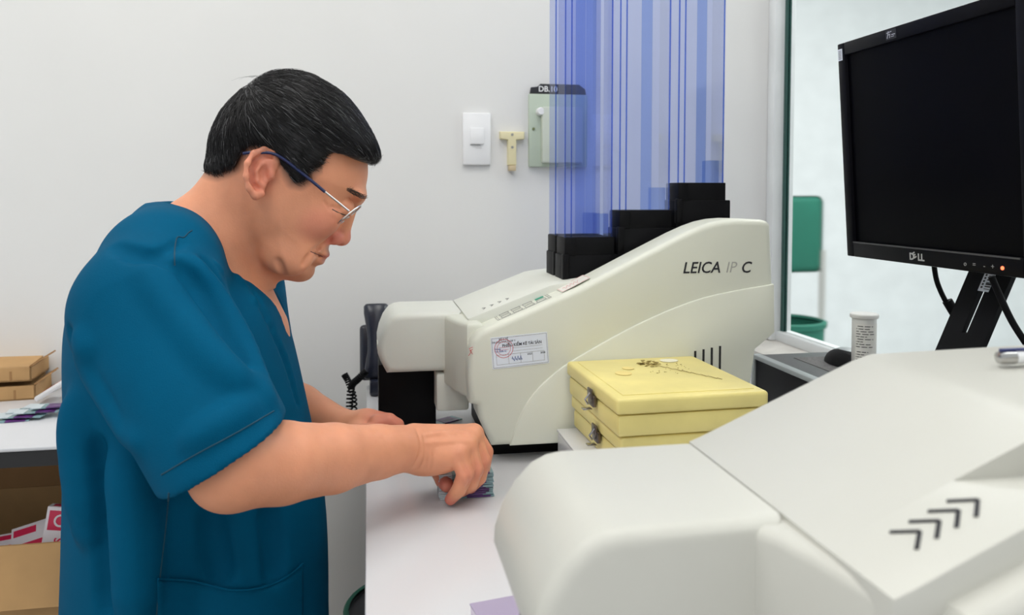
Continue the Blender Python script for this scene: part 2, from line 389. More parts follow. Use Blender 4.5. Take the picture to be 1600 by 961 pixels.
    text('year', '2026', .0036, q+ax.normalized()*.0690+ay.normalized()*.0150, ax, ay, M_ink, st, depth=.0003)
    cir = lambda r, n=28: [(.0175+r*math.cos(2*math.pi*i/n), .0275+r*math.sin(2*math.pi*i/n)) for i in range(n+1)]
    decal('round_stamp', stroke(cir(.0130), .0006)+stroke(cir(.0095), .0004)+[(.011, .0255, .024, .0258), (.0105, .029, .0245, .0293)], q-Vector((0, .0002, 0)), ax, ay, M_redink, st, h=0.0002)
    sg = [(.028+.0008*i, .0115+.0045*math.sin(i*1.9)*math.cos(i*.6)) for i in range(19)]
    decal('signature', stroke(sg, .0005), q-Vector((0, .0002, 0)), ax, ay, M_blueink, st, h=0.0002)
    # lettering
    L0 = at(1066, 427, 1.0919); lw = (at(1126, 427, 1.0919)-L0).length
    text('lettering', 'LEICA', .0232, L0, (1, 0, 0), (0, 0, 1), M_ink, t, shear=.22, bold=.00022, sx=.96)
    text('lettering', 'IP', .0232, at(1133, 426, 1.0919), (1, 0, 0), (0, 0, 1), M_paleink, t, shear=.22, bold=-.0002, sx=.94)
    text('lettering', 'C', .0232, at(1157, 426, 1.0919), (1, 0, 0), (0, 0, 1), M_ink, t, shear=.22, bold=.00022, sx=.96)
    # small red mark on the nose, pink label on the slope
    decal('red_mark', stroke([(0, 0), (.004, .006), (.001, .010), (.006, .012)], .0006)+stroke([(.006, .002), (.002, .007), (.006, .009)], .0006), at(732, 556, 1.0916), (1, 0, 0), (0, 0, 1), M_redink, t)
    sl2 = Vector((.0895, 0, .0440)).normalized(); o = Vector((X(.272), Y(1.106), 1.0385))
    pl = decal('slope_label', [(.0, .0, .046, .040)], o, sl2, (0, 1, 0), mat('aged_label', srgb(226, 222, 214), .6), t)
    decal('slope_print', stroke([(.006+.002*i, .018+.008*math.sin(i*2.1)) for i in range(14)], .0004)+frame_rect(.001, .001, .045, .039, .0003), o+Vector((0, 0, .0004)), sl2, (0, 1, 0), M_redink, pl, h=.0002)
    # four cassette magazines: stepped black sockets with tall blue clear tubes
    xs = [(.2930, .3660), (.3790, .4580), (.4730, .5465)]; zt = [1.1125, 1.1530, 1.1955]
    for row, (y0, y1) in enumerate(((1.176, 1.221), (1.238, 1.283))):
        for c, ((x0, x1), z) in enumerate(zip(xs, zt)):
            if row and c: continue      # only the lowest column has a second magazine
            mg = bpy.data.objects.new('magazine', None); mg.location = (X((x0+x1)/2), Y((y0+y1)/2), z); link(mg, t); mg.matrix_parent_inverse = Matrix.Translation(-t.location)
            bm = bmesh.new()
            bm_box(bm, X(x0-.004), X(x1+.012), Y(y0-.004), Y(y1+.004), z-.10, z-.026, .002)
            bm_box(bm, X(x0-.002), X(x0+.016), Y(y0-.006), Y(y1+.002), z-.027, z+.001, .002)
            bm_box(bm, X(x0+.014), X(x1+.004), Y(y0-.003), Y(y1+.001), z-.027, z+.001, .001)
            bm_box(bm, X(x0-.005), X(x0+.005), Y(y0-.009), Y(y0+.003), z-.062, z-.024, .002)
            bm_obj('socket', bm, M_black, mg)
            zt1 = 1.66; w = .0016
            bm = bmesh.new(); q = [(x0, y0), (x1, y0), (x1, y1), (x0, y1)]
            va = [bm.verts.new((X(a), Y(b), z-.018)) for a, b in q]; vb = [bm.verts.new((X(a), Y(b), zt1)) for a, b in q]
            for k in range(4): bm.faces.new((va[k], va[(k+1) % 4], vb[(k+1) % 4], vb[k]))
            bm_obj('tube_wall', bm, M_tube, mg, smooth=False)
            wx = x1-x0; box('inner_rail', X(x0+wx*.52), X(x0+wx*.74), Y(y0+.022), Y(y0+.0232), z-.018, zt1, M_rail, mg)
            box('cassette_reflection', X(x0+wx*.74), X(x1-.002), Y(y0+.010), Y(y0+.035), z-.010, z+.036, M_rail, mg)  # tinted block standing in for the bluish reflection of cassettes low in the tube
            bm = bmesh.new()
            for a, b in (((x0-.0008, y0-.0008), (x0+.0090, y0-.0010), (x1-.0006, y0-.0008)) if row == 0 else ((x0-.0008, y0-.0008),)):
                bm_box(bm, X(a), X(a+.0016), Y(b), Y(b+.0020), z-.018, zt1)
            bm_obj('tube_edge', bm, M_tubeedge, mg, smooth=False)
    return t
printer('cassette_printer', 'off-white cassette printer with tall blue clear magazines against the wall', 0, 0, M_beige, M_beige2, True)
printer('slide_printer', 'large off-white slide printer with black arrows in the foreground', 0.088, -0.80, M_slide_pl, M_slide_pl, False)

# ---------------------------------------------------------------- yellow slide boxes on a white case
def yellow_box(label, x0, x1, y0, y1, z0, z1, ang, piv):
    t = thing('slide_box', label, 'box', ((x0+x1)/2, (y0+y1)/2, z0), 'yellow slide boxes')
    rot = Matrix.Rotation(R(ang), 3, 'Z'); zs = z0+(z1-z0)*.56
    box('box_body', x0+.003, x1-.003, y0+.003, y1-.003, z0, zs, M_yellow, t, bev=.004, rot=rot, piv=piv)
    lid = box('box_lid', x0, x1, y0, y1, zs+.0008, z1, M_yellow, t, bev=.0045, seg=3, rot=rot, piv=piv)
    box('lid_panel', x0+.012, x1-.012, y0+.014, y1-.014, z1-.001, z1+.0012, M_yellow, lid, bev=.001, rot=rot, piv=piv)
    yl = (y0+y1)/2-.018
    bm = bmesh.new()
    bm_box(bm, x0-.0040, x0+.001, yl-.011, yl+.011, zs-.010, zs+.004, .001)
    bm_box(bm, x0-.0058, x0-.003, yl-.008, yl+.008, zs-.001, zs+.012, .001)
    bmesh.ops.rotate(bm, cent=Vector(piv), matrix=rot, verts=bm.verts)
    la = bm_obj('latch', bm, M_darkmetal, t); la['label'] = 'chrome latch'
    bm = bmesh.new(); bm_tube(bm, [(x0-.006, yl-.006, zs+.008), (x0-.012, yl-.004, zs-.001), (x0-.006, yl+.004, zs-.009)], .0012, 6)
    bmesh.ops.rotate(bm, cent=Vector(piv), matrix=rot, verts=bm.verts); bm_obj('wire_loop', bm, M_chrome, la)
    bm = bmesh.new(); bm_box(bm, x0-.0150, x0-.0035, yl-.008, yl+.002, zs-.0135, zs-.012, .0004)
    bmesh.ops.rotate(bm, cent=Vector(piv), matrix=rot, verts=bm.verts); bm_obj('latch_tab', bm, M_chrome, la)
    return t, lid, rot
piv = (0.37, 0.96, .9)
t, lid, rot = yellow_box('worn yellow plastic slide box with a scuffed lid, upper of the stack', .2760, .4670, .8720, 1.0860, .8985, .9445, 1.5, piv)
# scuffs and old labels on the lid
def on_lid(u, v): return rot @ (Vector((.2760+u, .8720+v*.93, .9462))-Vector(piv)) + Vector(piv)
M_scuff = mat('brown_scuff', srgb(160, 138, 70), 0.8, var=.15, vscale=120)
pts = [(.098+.062*i/26, .176-.115*i/26+.004*math.sin(i*2.3)) for i in range(27)]
sc = stroke(pts, .0010)
for i in range(46):
    u, v = .088+random.random()*.03, .165+random.gauss(0, .008); s = .0012+random.random()*.0022; sc.append((u, v, u+s*2, v+s))
for i in range(30):
    u, v = .085+random.random()*.06, .10+random.random()*.06; s = .0006+random.random()*.0012; sc.append((u, v, u+s, v+s))
decal('scuff_marks', sc, on_lid(0, 0), rot @ Vector((1, 0, 0)), rot @ Vector((0, 1, 0)), M_scuff, lid, h=.0003)
el = lambda u, v, a, b: [(u+a*math.cos(i*math.pi/8), v+b*math.sin(i*math.pi/8)) for i in range(16)]
decal('old_label', [el(.139, .180, .013, .011)], on_lid(0, 0), rot @ Vector((1, 0, 0)), rot @ Vector((0, 1, 0)), mat('faded_label', srgb(232, 228, 205), .7), lid, h=.0004)
decal('pink_stain', [el(.066, .145, .008, .009), el(.050, .118, .011, .012)], on_lid(0, 0), rot @ Vector((1, 0, 0)), rot @ Vector((0, 1, 0)), mat('pink_stain', srgb(240, 218, 138), .5), lid, h=.0003)
yellow_box('pale yellow plastic slide box with a chrome latch, lower of the stack', .2830, .4720, .8780, 1.0870, .8515, .8975, 1.5, piv)
t = thing('white_case', 'low white plastic case under the two yellow boxes', 'case', (.37, .96, COUNTER))
box('case_body', .2580, .4750, .8300, 1.075, COUNTER, .8470, M_white, t, bev=.003)
box('case_top', .2570, .4760, .8290, 1.076, .8472, .8510, M_white, t, bev=.0015)
lathe('knob', [(0, 0), (.005, 0), (.005, .006), (.003, .008), (0, .008)], (.2925, .831, .834), M_slot, t, n=16, axis=(0, -1, 0))

# ---------------------------------------------------------------- desktop computer, mouse, tube, monitor
t = thing('desktop_computer', 'black desktop computer lying flat below the monitor', 'computer', (.77, .95, COUNTER))
M_pcside = mat('dark_grey_case', (0.10, 0.10, 0.105, 1), .4, bump=.15, bscale=700)
M_pcrim = mat('silver_grey_rim', (.46, .49, .50, 1), .35, metal=.4)
box('case_shell', .672, .832, .70, 1.292, COUNTER+.004, .898, M_pcside, t, bev=.003)
bm = bmesh.new()
for a in ((.700, .708, COUNTER+.004, .900), (1.284, 1.292, COUNTER+.004, .900)): bm_box(bm, .658, .674, a[0], a[1], a[2], a[3], .002)
bm_box(bm, .658, .674, .708, 1.284, .892, .900, .002); bm_box(bm, .658, .674, .708, 1.284, COUNTER+.004, .812, .002)
bm_obj('front_rim', bm, M_pcrim, t)
box('front_panel', .662, .672, .708, 1.284, .812, .892, M_blackgl, t, bev=.002)
box('speckled_strip', .716, .80, 0.9, 1.252, .898, .8988, mat('speckled_grey', (.16, .15, .15, 1), .6, var=.35, vscale=500), t)
for y in (.74, 1.25): box('foot', .70, .80, y-.015, y+.015, COUNTER, COUNTER+.004, M_black, t)
# mouse
m0 = at(1318, 556, 1.20); t = thing('computer_mouse', 'black computer mouse lying beside the white tube', 'mouse', (.775, 1.185, .8988))
bm = bmesh.new(); bmesh.ops.create_uvsphere(bm, u_segments=24, v_segments=14, radius=1)
for v in bm.verts: v.co = Vector((.775+v.co.x*.030, 1.185+v.co.y*.052, .8990+max(v.co.z, 0)*.026))
bm_obj('mouse_body', bm, M_black, t)
bm = bmesh.new(); bmesh.ops.create_uvsphere(bm, u_segments=24, v_segments=14, radius=1)
for v in bm.verts: v.co = Vector((.777+v.co.x*.026, 1.187+v.co.y*.046, .9010+max(v.co.z, 0)*.0255))
bm_obj('mouse_top', bm, M_pcrim, t)
# white tube
c = (at(1350, 520, 1.13).x, 1.13, .8990); t = thing('pill_tube', 'white plastic tube with a printed label and white cap', 'tube', c)
M_tubew = mat('white_tube_plastic', (.80, .79, .76, 1), .4)
lathe('tube_body', [(0, 0), (.0170, 0), (.0176, .001), (.0180, .086), (0, .086)], c, M_tubew, t)
lathe('cap', [(0, .0862), (.0205, .0862), (.0212, .0875), (.0212, .0915), (.0200, .093), (0, .093)], c, M_tubew, t)
# wrap-around label with lines of print
bm = bmesh.new(); n = 40
def ring(z, r): return [bm.verts.new((c[0]+r*math.cos(-2.9+2.75*k/n), c[1]+r*math.sin(-2.9+2.75*k/n), c[2]+z)) for k in range(n+1)]
a, b = ring(.012, .0181), ring(.078, .0184)
for k in range(n): bm.faces.new((a[k], a[k+1], b[k+1], b[k]))
lb = bm_obj('printed_label', bm, mat('tube_label', srgb(236, 234, 228), .6), t)
bm = bmesh.new()
for i in range(15):
    z = .074-i*.0040; L = (2.2, 1.9, 2.3, 2.4, 1.4, 2.3, 1.0, 1.9, 2.2, 0, 1.6, 1.2, 0.8, 1.2, .7)[i]
    if not L: continue
    k0, k1 = -2.80, -2.80+L*.62
    aa = [bm.verts.new((c[0]+.0187*math.cos(k0+(k1-k0)*k/12), c[1]+.0187*math.sin(k0+(k1-k0)*k/12), c[2]+z)) for k in range(13)]
    bb = [bm.verts.new((c[0]+.0187*math.cos(k0+(k1-k0)*k/12), c[1]+.0187*math.sin(k0+(k1-k0)*k/12), c[2]+z+.0011)) for k in range(13)]
    for k in range(12):
        if (k*7+i*3) % 5: bm.faces.new((aa[k], aa[k+1], bb[k+1], bb[k]))
for i in range(9):
    k0 = -1.62+i*.045
    q = [bm.verts.new((c[0]+.0187*math.cos(kk), c[1]+.0187*math.sin(kk), c[2]+zz)) for kk, zz in ((k0, .018), (k0+.025, .018), (k0+.025, .030), (k0, .030))]
    bm.faces.new(q)
bm_obj('label_print', bm, M_ink, lb)

# monitor: screen plane looks along -x
t = thing('monitor', 'black flat computer monitor with a dark screen on a slanted stand', 'monitor', (.80, .92, .8985))
MT = Matrix.Translation((.705, .925, 1.09)) @ Matrix.Rotation(R(-4.2), 4, 'Y') @ Matrix.Translation((-.705, -.925, -1.09))
def mon(name, bm, m, par): 
    bm.transform(MT); return bm_obj(name, bm, m, par)
y0, y1, z0, z1 = .735, 1.0760, 1.088, 1.398
bm = bmesh.new(); bw = .016
for a in ((y0, y0+bw, z0, z1), (y1-bw, y1, z0, z1), (y0+bw, y1-bw, z1-.018, z1), (y0+bw, y1-bw, z0, z0+.022)): bm_box(bm, .698, .722, a[0], a[1], a[2], a[3], .0018)
bz = mon('bezel', bm, M_blackgl, t)
bm = bmesh.new(); bm_box(bm, .7035, .712, y0+bw-.002, y1-bw+.002, z0+.02, z1-.016); mon('screen', bm, mat('dark_screen', (.001, .001, .002, 1), .4, spec=.05), t)
bm = bmesh.new(); bm_box(bm, .714, .748, y0+.004, y1-.004, z0+.004, z1-.004, .008); bm_box(bm, .748, .775, .82, .99, 1.12, 1.33, .008); mon('back_cover', bm, M_black, t)
bm = bmesh.new(); bm_box(bm, .6968, .6990, y0+bw+.003, y1-bw-.002, z0+.0205, z0+.0225); mon('bezel_lip', bm, mat('lip_grey', (.05, .05, .055, 1), .3), t)
ax = Vector((0, -1, 0)); ay = (MT.to_3x3() @ Vector((0, 0, 1))); mp = lambda y, z: MT @ Vector((.6979, y, z))
M_logo = mat('silver_logo', (.55, .55, .56, 1), .35, metal=.5)
yl = atx(1424, 402, .70).y; zl = z0+.0062
text('logo', 'D', .0125, mp(yl, zl), ax, ay, M_logo, t, bold=.0004); 
text('logo', 'E', .0105, mp(yl-.0090, zl+.0018), (0, -.86, .0+.50), (-0.07, .50, .86), M_logo, t, bold=.0004)
text('logo', 'LL', .0125, mp(yl-.0160, zl), ax, ay, M_logo, t, bold=.0004)
for px, s in ((1509, 'o'), (1523, '='), (1540, '-'), (1552, '+')):
    text('button_mark', s, .0085, mp(atx(px, 410, .70).y, z0+.0065), ax, ay, M_greyink, t)
lathe('power_light', [(0, 0), (.0022, 0), (.0022, .0008), (0, .0008)], mp(atx(1570, 418, .70).y, z0+.009), mat('orange_led', srgb(255, 90, 60), .4, emit=(1, .16, .06, 1), estr=2.5), t, n=16, axis=(-1, 0, 0))
yb = atx(1312, 85, .70).y
s = decal('barcode_sticker', [(0, 0, .010, .0165)], mp(y1-.002, z1-.0245), ax, ay, M_label, t)
decal('barcode', [(.0015, .002+i*.0022, .0082, .0030+i*.0022) for i in range(6)], mp(y1-.002, z1-.0245)+Vector((-.0004, 0, 0)), ax, ay, M_greyink, s)
s = decal('brand_sticker', [(0, 0, .021, .0125)], mp(atx(1410, 48, .70).y, z1-.0150), ax, ay, M_ink, t)
o = mp(atx(1410, 48, .70).y, z1-.0150)+Vector((-.0004, 0, 0))
decal('brand_print', stroke([(.003, .002), (.006, .011)], .0012)+stroke([(.002, .009), (.012, .010)], .001)+stroke([(.004, .006), (.009, .007), (.008, .002)], .001)+[(.012, .0050, .019, .0062), (.011, .0028, .017, .0036)], o, ax, ay, M_logo, s)
# slanted stand with a slot
def yz(y, s, off): return Vector((.712+s*.086+off, y, 1.112-(1-s)*.190))
nk = bmesh.new()
def slab(ya, yb_, sa, sb):
    vs = [nk.verts.new(yz(y, s_, o_)) for y in (ya, yb_) for s_ in (sa, sb) for o_ in (0, .007)]
    for f in ((0,1,3,2),(4,6,7,5),(0,4,5,1),(2,3,7,6),(0,2,6,4),(1,5,7,3)): nk.faces.new([vs[i] for i in f])
slab(.860, .892, 0, 1); slab(.901, .932, 0, 1); slab(.892, .901, 0, .42); slab(.892, .901, .78, 1)
bm_obj('stand_neck', nk, M_black, t)
pts = [(.70+.115*math.cos(i*math.pi/16)*(.62 if math.cos(i*math.pi/16) < 0 else .80)+.03, .918+.105*math.sin(i*math.pi/16)) for i in range(32)]
prism('stand_base', pts, 'z', .8990, .915, M_black, t, bev=.004, rim='b')
# tag on the neck
o = yz(.912, .94, -.0012); tgx = Vector((0, -1, 0)); tgy = (yz(0, 1, 0)-yz(0, 0, 0)).normalized()
o = yz(.902, .70, -.0012)
s = decal('barcode_tag', [(0, 0, .018, .034)], o, tgx, tgy, M_label, t)
decal('tag_bars', [(.009, .003+i*.003, .018, .003+i*.003+.0008+.0009*(i % 3)) for i in range(9)]+[(.003, .004+i*.0042, .0058, .0066+i*.0042) for i in range(6)], o+Vector((-.0005, 0, .0002)), tgx, tgy, M_ink, s, h=.0003)
# cables
def cable(name, label, pts, r=.0038, extra=None):
    t = thing(name, label, 'cable', pts[-1]); tube('cord', catmull(pts, 8), r, M_black, t)
    if extra: tube('connector', extra, .0072, M_black, t)
k = [at(1459, 412, 1.02), at(1464, 440, 1.02), at(1476, 468, 1.015), at(1486, 482, 1.01), at(1505, 520, 1.0), at(1520, 560, .99)]
cable('video_cable', 'black video cable with a ferrite lump hanging below the monitor', k, .0036, [at(1480, 470, 1.013), at(1495, 495, 1.008)])
k = [at(1549, 432, .842), at(1562, 462, .838), at(1580, 500, .834), at(1602, 535, .83), at(1640, 590, .825)]
cable('power_cable', 'black power cable hanging to the right of the stand', k, .0040)

# pen on the slide printer
a = Vector((.428, .480, 1.0665)); b = Vector((.58, .468, 1.0675)); d = (b-a)
t = thing('pen', 'white and silver pen with a blue clip lying on the front printer', 'pen', a)
tube('barrel', [a+d*.07, b], .0046, mat('pen_white', (.85, .86, .88, 1), .3), t, n=16)
tube('metal_end', [a-d*.005, a, a+d*.03, a+d*.07, a+d*.075], [.002, .0042, .0048, .0048, .0047], M_chrome, t, n=16)
tube('clip', [a+Vector((.0, -.001, .0055)), a+d*.3+Vector((0, -.001, .0060))], .0012, mat('navy', srgb(50, 58, 110), .4), t)

# ---------------------------------------------------------------- wall fittings
t = thing('light_switch', 'white rectangular wall switch plate left of the cream bracket', 'switch', (.228, WALL_Y, 1.295))
M_sw = mat('switch_plastic', (.86, .86, .865, 1), .35)
box('plate', .1985, .2585, WALL_Y-.010, WALL_Y, 1.2400, 1.3505, M_sw, t, bev=.003)
box('rocker', .214, .243, WALL_Y-.0135, WALL_Y-.010, 1.284, 1.318, M_sw, t, bev=.001)
box('socket_slot', .214, .236, WALL_Y-.0115, WALL_Y-.010, 1.2815, 1.2828, M_greyink, t)
decal('switch_print', [(.020, .038, .040, .0387), (.027, .035, .040, .0356)], (.1985, WALL_Y-.0101, 1.240), (1, 0, 0), (0, 0, 1), M_paleink, t)
t = thing('wall_bracket', 'cream T-shaped plastic bracket screwed to the wall', 'bracket', (.304, WALL_Y, 1.27))
M_cream = mat('cream_plastic', srgb(232, 222, 180), .5)
prism('bracket_body', [(.2780, 1.3115), (.2780, 1.2960), (.2950, 1.2940), (.2950, 1.2400), (.3130, 1.2400), (.3130, 1.2940), (.3305, 1.2960), (.3305, 1.3115)], 'y', WALL_Y-.014, WALL_Y, M_cream, t, bev=.002, rim='a')
for z in (1.305, 1.278): lathe('screw', [(0, 0), (.0028, 0), (.0028, .001), (0, .001)], (.304, WALL_Y-.0141, z), M_greyink, t, n=12, axis=(0, -1, 0))
box('bracket_foot', .2965, .3115, WALL_Y-.018, WALL_Y-.002, 1.228, 1.2395, mat('tan_plastic', srgb(205, 186, 150), .6), t, bev=.001)
t = thing('electrical_panel', 'grey-green electrical panel with a black DB label behind the tubes', 'panel', (.39, WALL_Y, 1.32))
M_panel = mat('panel_green', srgb(188, 200, 182), .45)
box('panel_plate', .3410, .470, WALL_Y-.012, WALL_Y, 1.2370, 1.3930, M_panel, t, bev=.002)
box('inner_cover', .3660, .455, WALL_Y-.030, WALL_Y-.012, 1.2450, 1.3640, mat('panel_cover', srgb(200, 206, 192), .4), t, bev=.003)
prism('name_plate', [(.344, 1.394), (.3465, 1.407), (.360, 1.4085), (.367, 1.4150), (.452, 1.4150), (.466, 1.405), (.468, 1.394)], 'y', WALL_Y-.008, WALL_Y, M_ink, t, bev=.001, rim='a')
text('name_plate_text', 'DB.10', .0165, (.362, WALL_Y-.0082, 1.3985), (1, 0, 0), (0, 0, 1), mat('white_print', (.85, .85, .85, 1), .5), t, bold=.0003)
lathe('knob', [(0, 0), (.0085, 0), (.0085, .014), (.0070, .018), (0, .018)], (.3640, WALL_Y-.012, 1.3545), M_sw, t, n=20, axis=(0, -1, 0))
lathe('screw', [(0, 0), (.003, 0), (.003, .002), (0, .002)], (.3505, WALL_Y-.012, 1.318), mat('olive', srgb(110, 120, 80), .6), t, n=12, axis=(0, -1, 0))

# ---------------------------------------------------------------- telephone
M_navy = mat('navy_black_plastic', srgb(30, 34, 48), .3)
p = at(575, 596, 1.53)
t = thing('telephone', 'dark navy telephone with a handset behind the printer', 'telephone', (p.x, 1.53, COUNTER))
rot = Matrix.Rotation(R(-14), 3, 'X')
bx = -.018
box('stand_foot', bx+.018, bx+.115, 1.500, 1.60, COUNTER, COUNTER+.03, M_navy, t, bev=.006)
box('phone_base', bx, bx+.135, 1.545, 1.575, COUNTER+.018, COUNTER+.125, M_navy, t, bev=.008, seg=3, rot=rot, piv=(bx, 1.56, COUNTER+.02))
hs = bmesh.new()
prof = [(.008, .030, .020), (.012, .034, .026), (.035, .030, .030), (.060, .024, .022), (.085, .024, .020), (.110, .028, .024), (.132, .033, .028), (.146, .033, .026), (.150, .028, .020)]
rings = []
for z, hw, d in prof:
    ringv = []
    for k in range(16):
        a = 2*math.pi*k/16; ca, sa = math.cos(a), math.sin(a)
        x = math.copysign(abs(ca)**.6, ca)*hw*.72; y = math.copysign(abs(sa)**.7, sa)*d*.55
        ringv.append(hs.verts.new((bx+.032+x, 1.527+y+ .018*math.sin(math.pi*z/.15)*-.4, COUNTER+.012+z)))
    rings.append(ringv)
for a, b in zip(rings, rings[1:]):
    for k in range(16): hs.faces.new((a[k], a[(k+1) % 16], b[(k+1) % 16], b[k]))
hs.faces.new(rings[0][::-1]); hs.faces.new(rings[-1])
bmesh.ops.rotate(hs, cent=Vector((bx, 1.56, COUNTER+.02)), matrix=rot, verts=hs.verts)
bm_obj('handset', hs, M_navy, t, angle=70)
def coil(path, r, turns):
    P = catmull(path, 30); L = len(P); out = []
    n = turns*10
    for i in range(n+1):
        f = i/n*(L-1); k = min(int(f), L-2); q = P[k].lerp(P[k+1], f-k); a = 2*math.pi*i/10
        tdir = (P[k+1]-P[k]).normalized(); s = tdir.cross(Vector((0, 1, 0))).normalized(); s2 = tdir.cross(s)
        out.append(q+s*math.cos(a)*r+s2*math.sin(a)*r)
    return out
tube('coil_cord', coil([at(572, 580, 1.47), at(560, 592, 1.47), at(549, 605, 1.48), at(546, 640, 1.48), at(546, 668, 1.48)], .0055, 26), .0016, M_black, t, n=6)
tube('coil_cord', coil([at(538, 585, 1.49), at(545, 598, 1.49), at(553, 625, 1.49), at(551, 668, 1.49), at(546, 690, 1.48)], .0050, 24), .0016, M_black, t, n=6)

# ---------------------------------------------------------------- glass slides under the hand
def slide(label, o, ang, zz, tilt=0, group='stained slides under the right hand'):
    t = thing('glass_slide', label, 'glass slide', (o[0], o[1], zz), group)
    rot = Matrix.Rotation(R(ang), 3, 'Z')
    if tilt: rot = rot @ Matrix.Rotation(R(tilt), 3, 'Y')
    pv = (o[0], o[1], zz)
    box('glass', o[0]-.034, o[0]+.034, o[1]-.013, o[1]+.013, zz, zz+.0017, MATS.get('slide_glass') or mat('slide_glass', srgb(140, 172, 178), .15, var=.1, vscale=60), t, rot=rot, piv=pv)
    dxp = random.uniform(-.006, .006)
    box('stained_section', o[0]-.006+dxp, o[0]+.024+dxp, o[1]-.0136, o[1]+.0124, zz+.0004, zz+.0021, MATS.get('stain') or mat('stain', srgb(98, 48, 122), .3, var=.35, vscale=90), t, rot=rot, piv=pv)
    box('frosted_end', o[0]-.0342, o[0]-.018, o[1]-.0132, o[1]+.0132, zz+.0001, zz+.0018, MATS.get('frost') or mat('frost', srgb(196, 206, 210), .6), t, rot=rot, piv=pv)
    return t
g0 = atz(729, 779, COUNTER)
N = 14
for i in range(N):
    w = 'bottom' if i == 0 else ('topmost' if i == N-1 else None)
    ordn = 'bottom second third fourth fifth sixth seventh eighth ninth tenth eleventh twelfth thirteenth topmost'.split()[i]
    lab = f'{ordn} stained glass slide of the stack under the right hand' if w else f'{ordn} slide from the bottom of the stack under the right hand'
    slide(lab, (g0.x+random.uniform(-.0012, .0012), g0.y+.013+random.uniform(-.001, .001), 0), random.uniform(-1, 1), COUNTER+.0004+i*.00225)
g1 = atz(690, 660, COUNTER)
slide('single glass slide lying by the printer behind the hand', (g1.x, g1.y, 0), 35, COUNTER+.0004, group='loose slides')

# lavender carton under the front hopper
t = thing('lavender_box', 'flat lavender cardboard box at the bottom edge of the counter', 'box', (.16, .62, COUNTER))
a = atz(735, 943, COUNTER+.028)
box('box_body', a.x, a.x+.17, a.y-.11, a.y, COUNTER, COUNTER+.026, mat('pale_lilac', srgb(226, 216, 232), .6), t, bev=.0008, rot=Matrix.Rotation(R(10), 3, 'Z'), piv=(a.x, a.y, COUNTER))
box('box_top', a.x-.0006, a.x+.1706, a.y-.1106, a.y+.0006, COUNTER+.0262, COUNTER+.028, mat('lavender', srgb(172, 160, 186), .6), t, bev=.0005, rot=Matrix.Rotation(R(10), 3, 'Z'), piv=(a.x, a.y, COUNTER))

# ---------------------------------------------------------------- things on and under the side table
def mailer(label, x0, x1, y0, y1, z0, h, ang):
    t = thing('mailer_box', label, 'cardboard box', ((x0+x1)/2, (y0+y1)/2, z0), 'cardboard boxes on the side table')
    rot = Matrix.Rotation(R(ang), 3, 'Z'); pv = (x1, y0, z0)
    bm = bmesh.new(); w = .003
    bm_box(bm, x0, x1, y0, y1, z0, z0+w)
    for a in ((x0, x1, y0, y0+w), (x0, x1, y1-w, y1), (x0, x0+w, y0, y1), (x1-w, x1, y0, y1)): bm_box(bm, a[0], a[1], a[2], a[3], z0, z0+h)
    bmesh.ops.rotate(bm, cent=Vector(pv), matrix=rot, verts=bm.verts); bm_obj('tray', bm, M_card, t)
    # lid folded in and rounded ear flap
    bm = bmesh.new(); bm_box(bm, x0+.004, x1-.01, y0+.02, y1+.01, z0+h, z0+h+w)
    bmesh.ops.rotate(bm, cent=Vector((x0, y1, z0+h)), matrix=Matrix.Rotation(R(3), 3, 'X'), verts=bm.verts)
    bmesh.ops.rotate(bm, cent=Vector(pv), matrix=rot, verts=bm.verts); bm_obj('lid_flap', bm, M_card, t)
    pts = [(y0+.002, z0+h-.001), (y0+.002, z0+h+.004)] + [(y0+.002+.05*math.sin(i*math.pi/12), z0+h+.004+.022*(1-math.cos(i*math.pi/12))) for i in range(1, 7)] + [(y0+.08, z0+h+.024), (y0+.08, z0+h-.001)]
    o = prism('ear_flap', pts, 'x', x1-.004, x1-.001, M_card2, t)
    o.data.transform(Matrix.Translation(pv) @ Matrix.Rotation(R(ang), 4, 'Z') @ Matrix.Rotation(R(58), 4, 'Y') @ Matrix.Translation((-x1, -y0, -z0-h)) @ Matrix.Translation((0, 0, 0)))
    o.data.transform(Matrix.Translation((0, 0, h)))
    box('finger_slot', x1-.036, x1-.032, y0-.0006, y0+.0002, z0+.002, z0+h*.75, M_card2, t, rot=rot, piv=pv)
    return t
a = atz(56, 624, COUNTER)
mailer('open brown cardboard tray box, lower of the two on the side table', a.x-.20, a.x, a.y, a.y+.13, COUNTER, .026, 6)
a2 = at(35, 592, a.y)
mailer('open brown cardboard tray box, upper of the two on the side table', a.x-.21, a.x-.008, a.y+.004, a.y+.135, COUNTER+.0335, .026, 4)
p = at(88, 597, 1.56); t = thing('plastic_packet', 'white plastic packet with red print beside the brown boxes', 'packet', (p.x, 1.56, COUNTER))
rot = Matrix.Rotation(R(-32), 3, 'Y')
box('pouch', p.x-.035, p.x+.06, 1.54, 1.60, p.z-.014, p.z-.004, mat('white_film', (.82, .80, .80, 1), .3), t, bev=.004, rot=rot, piv=(p.x, 1.57, p.z-.01))
decal('red_print', [(.0, .008, .03, .020), (.036, .004, .048, .028), (.0, .028, .022, .036)], rot @ Vector((-.02, -.028, .0062)) + Vector((p.x, 1.57, p.z-.01)), rot @ Vector((1, 0, 0)), (0, 1, 0), M_redink, t)
a = atz(12, 655, COUNTER)
SL = [(12, 658, 8, 0), (28, 650, 14, 1), (36, 655, -4, 2), (48, 648, 10, 1), (60, 652, 2, 0), (74, 646, -6, 1), (86, 648, 5, 0)]
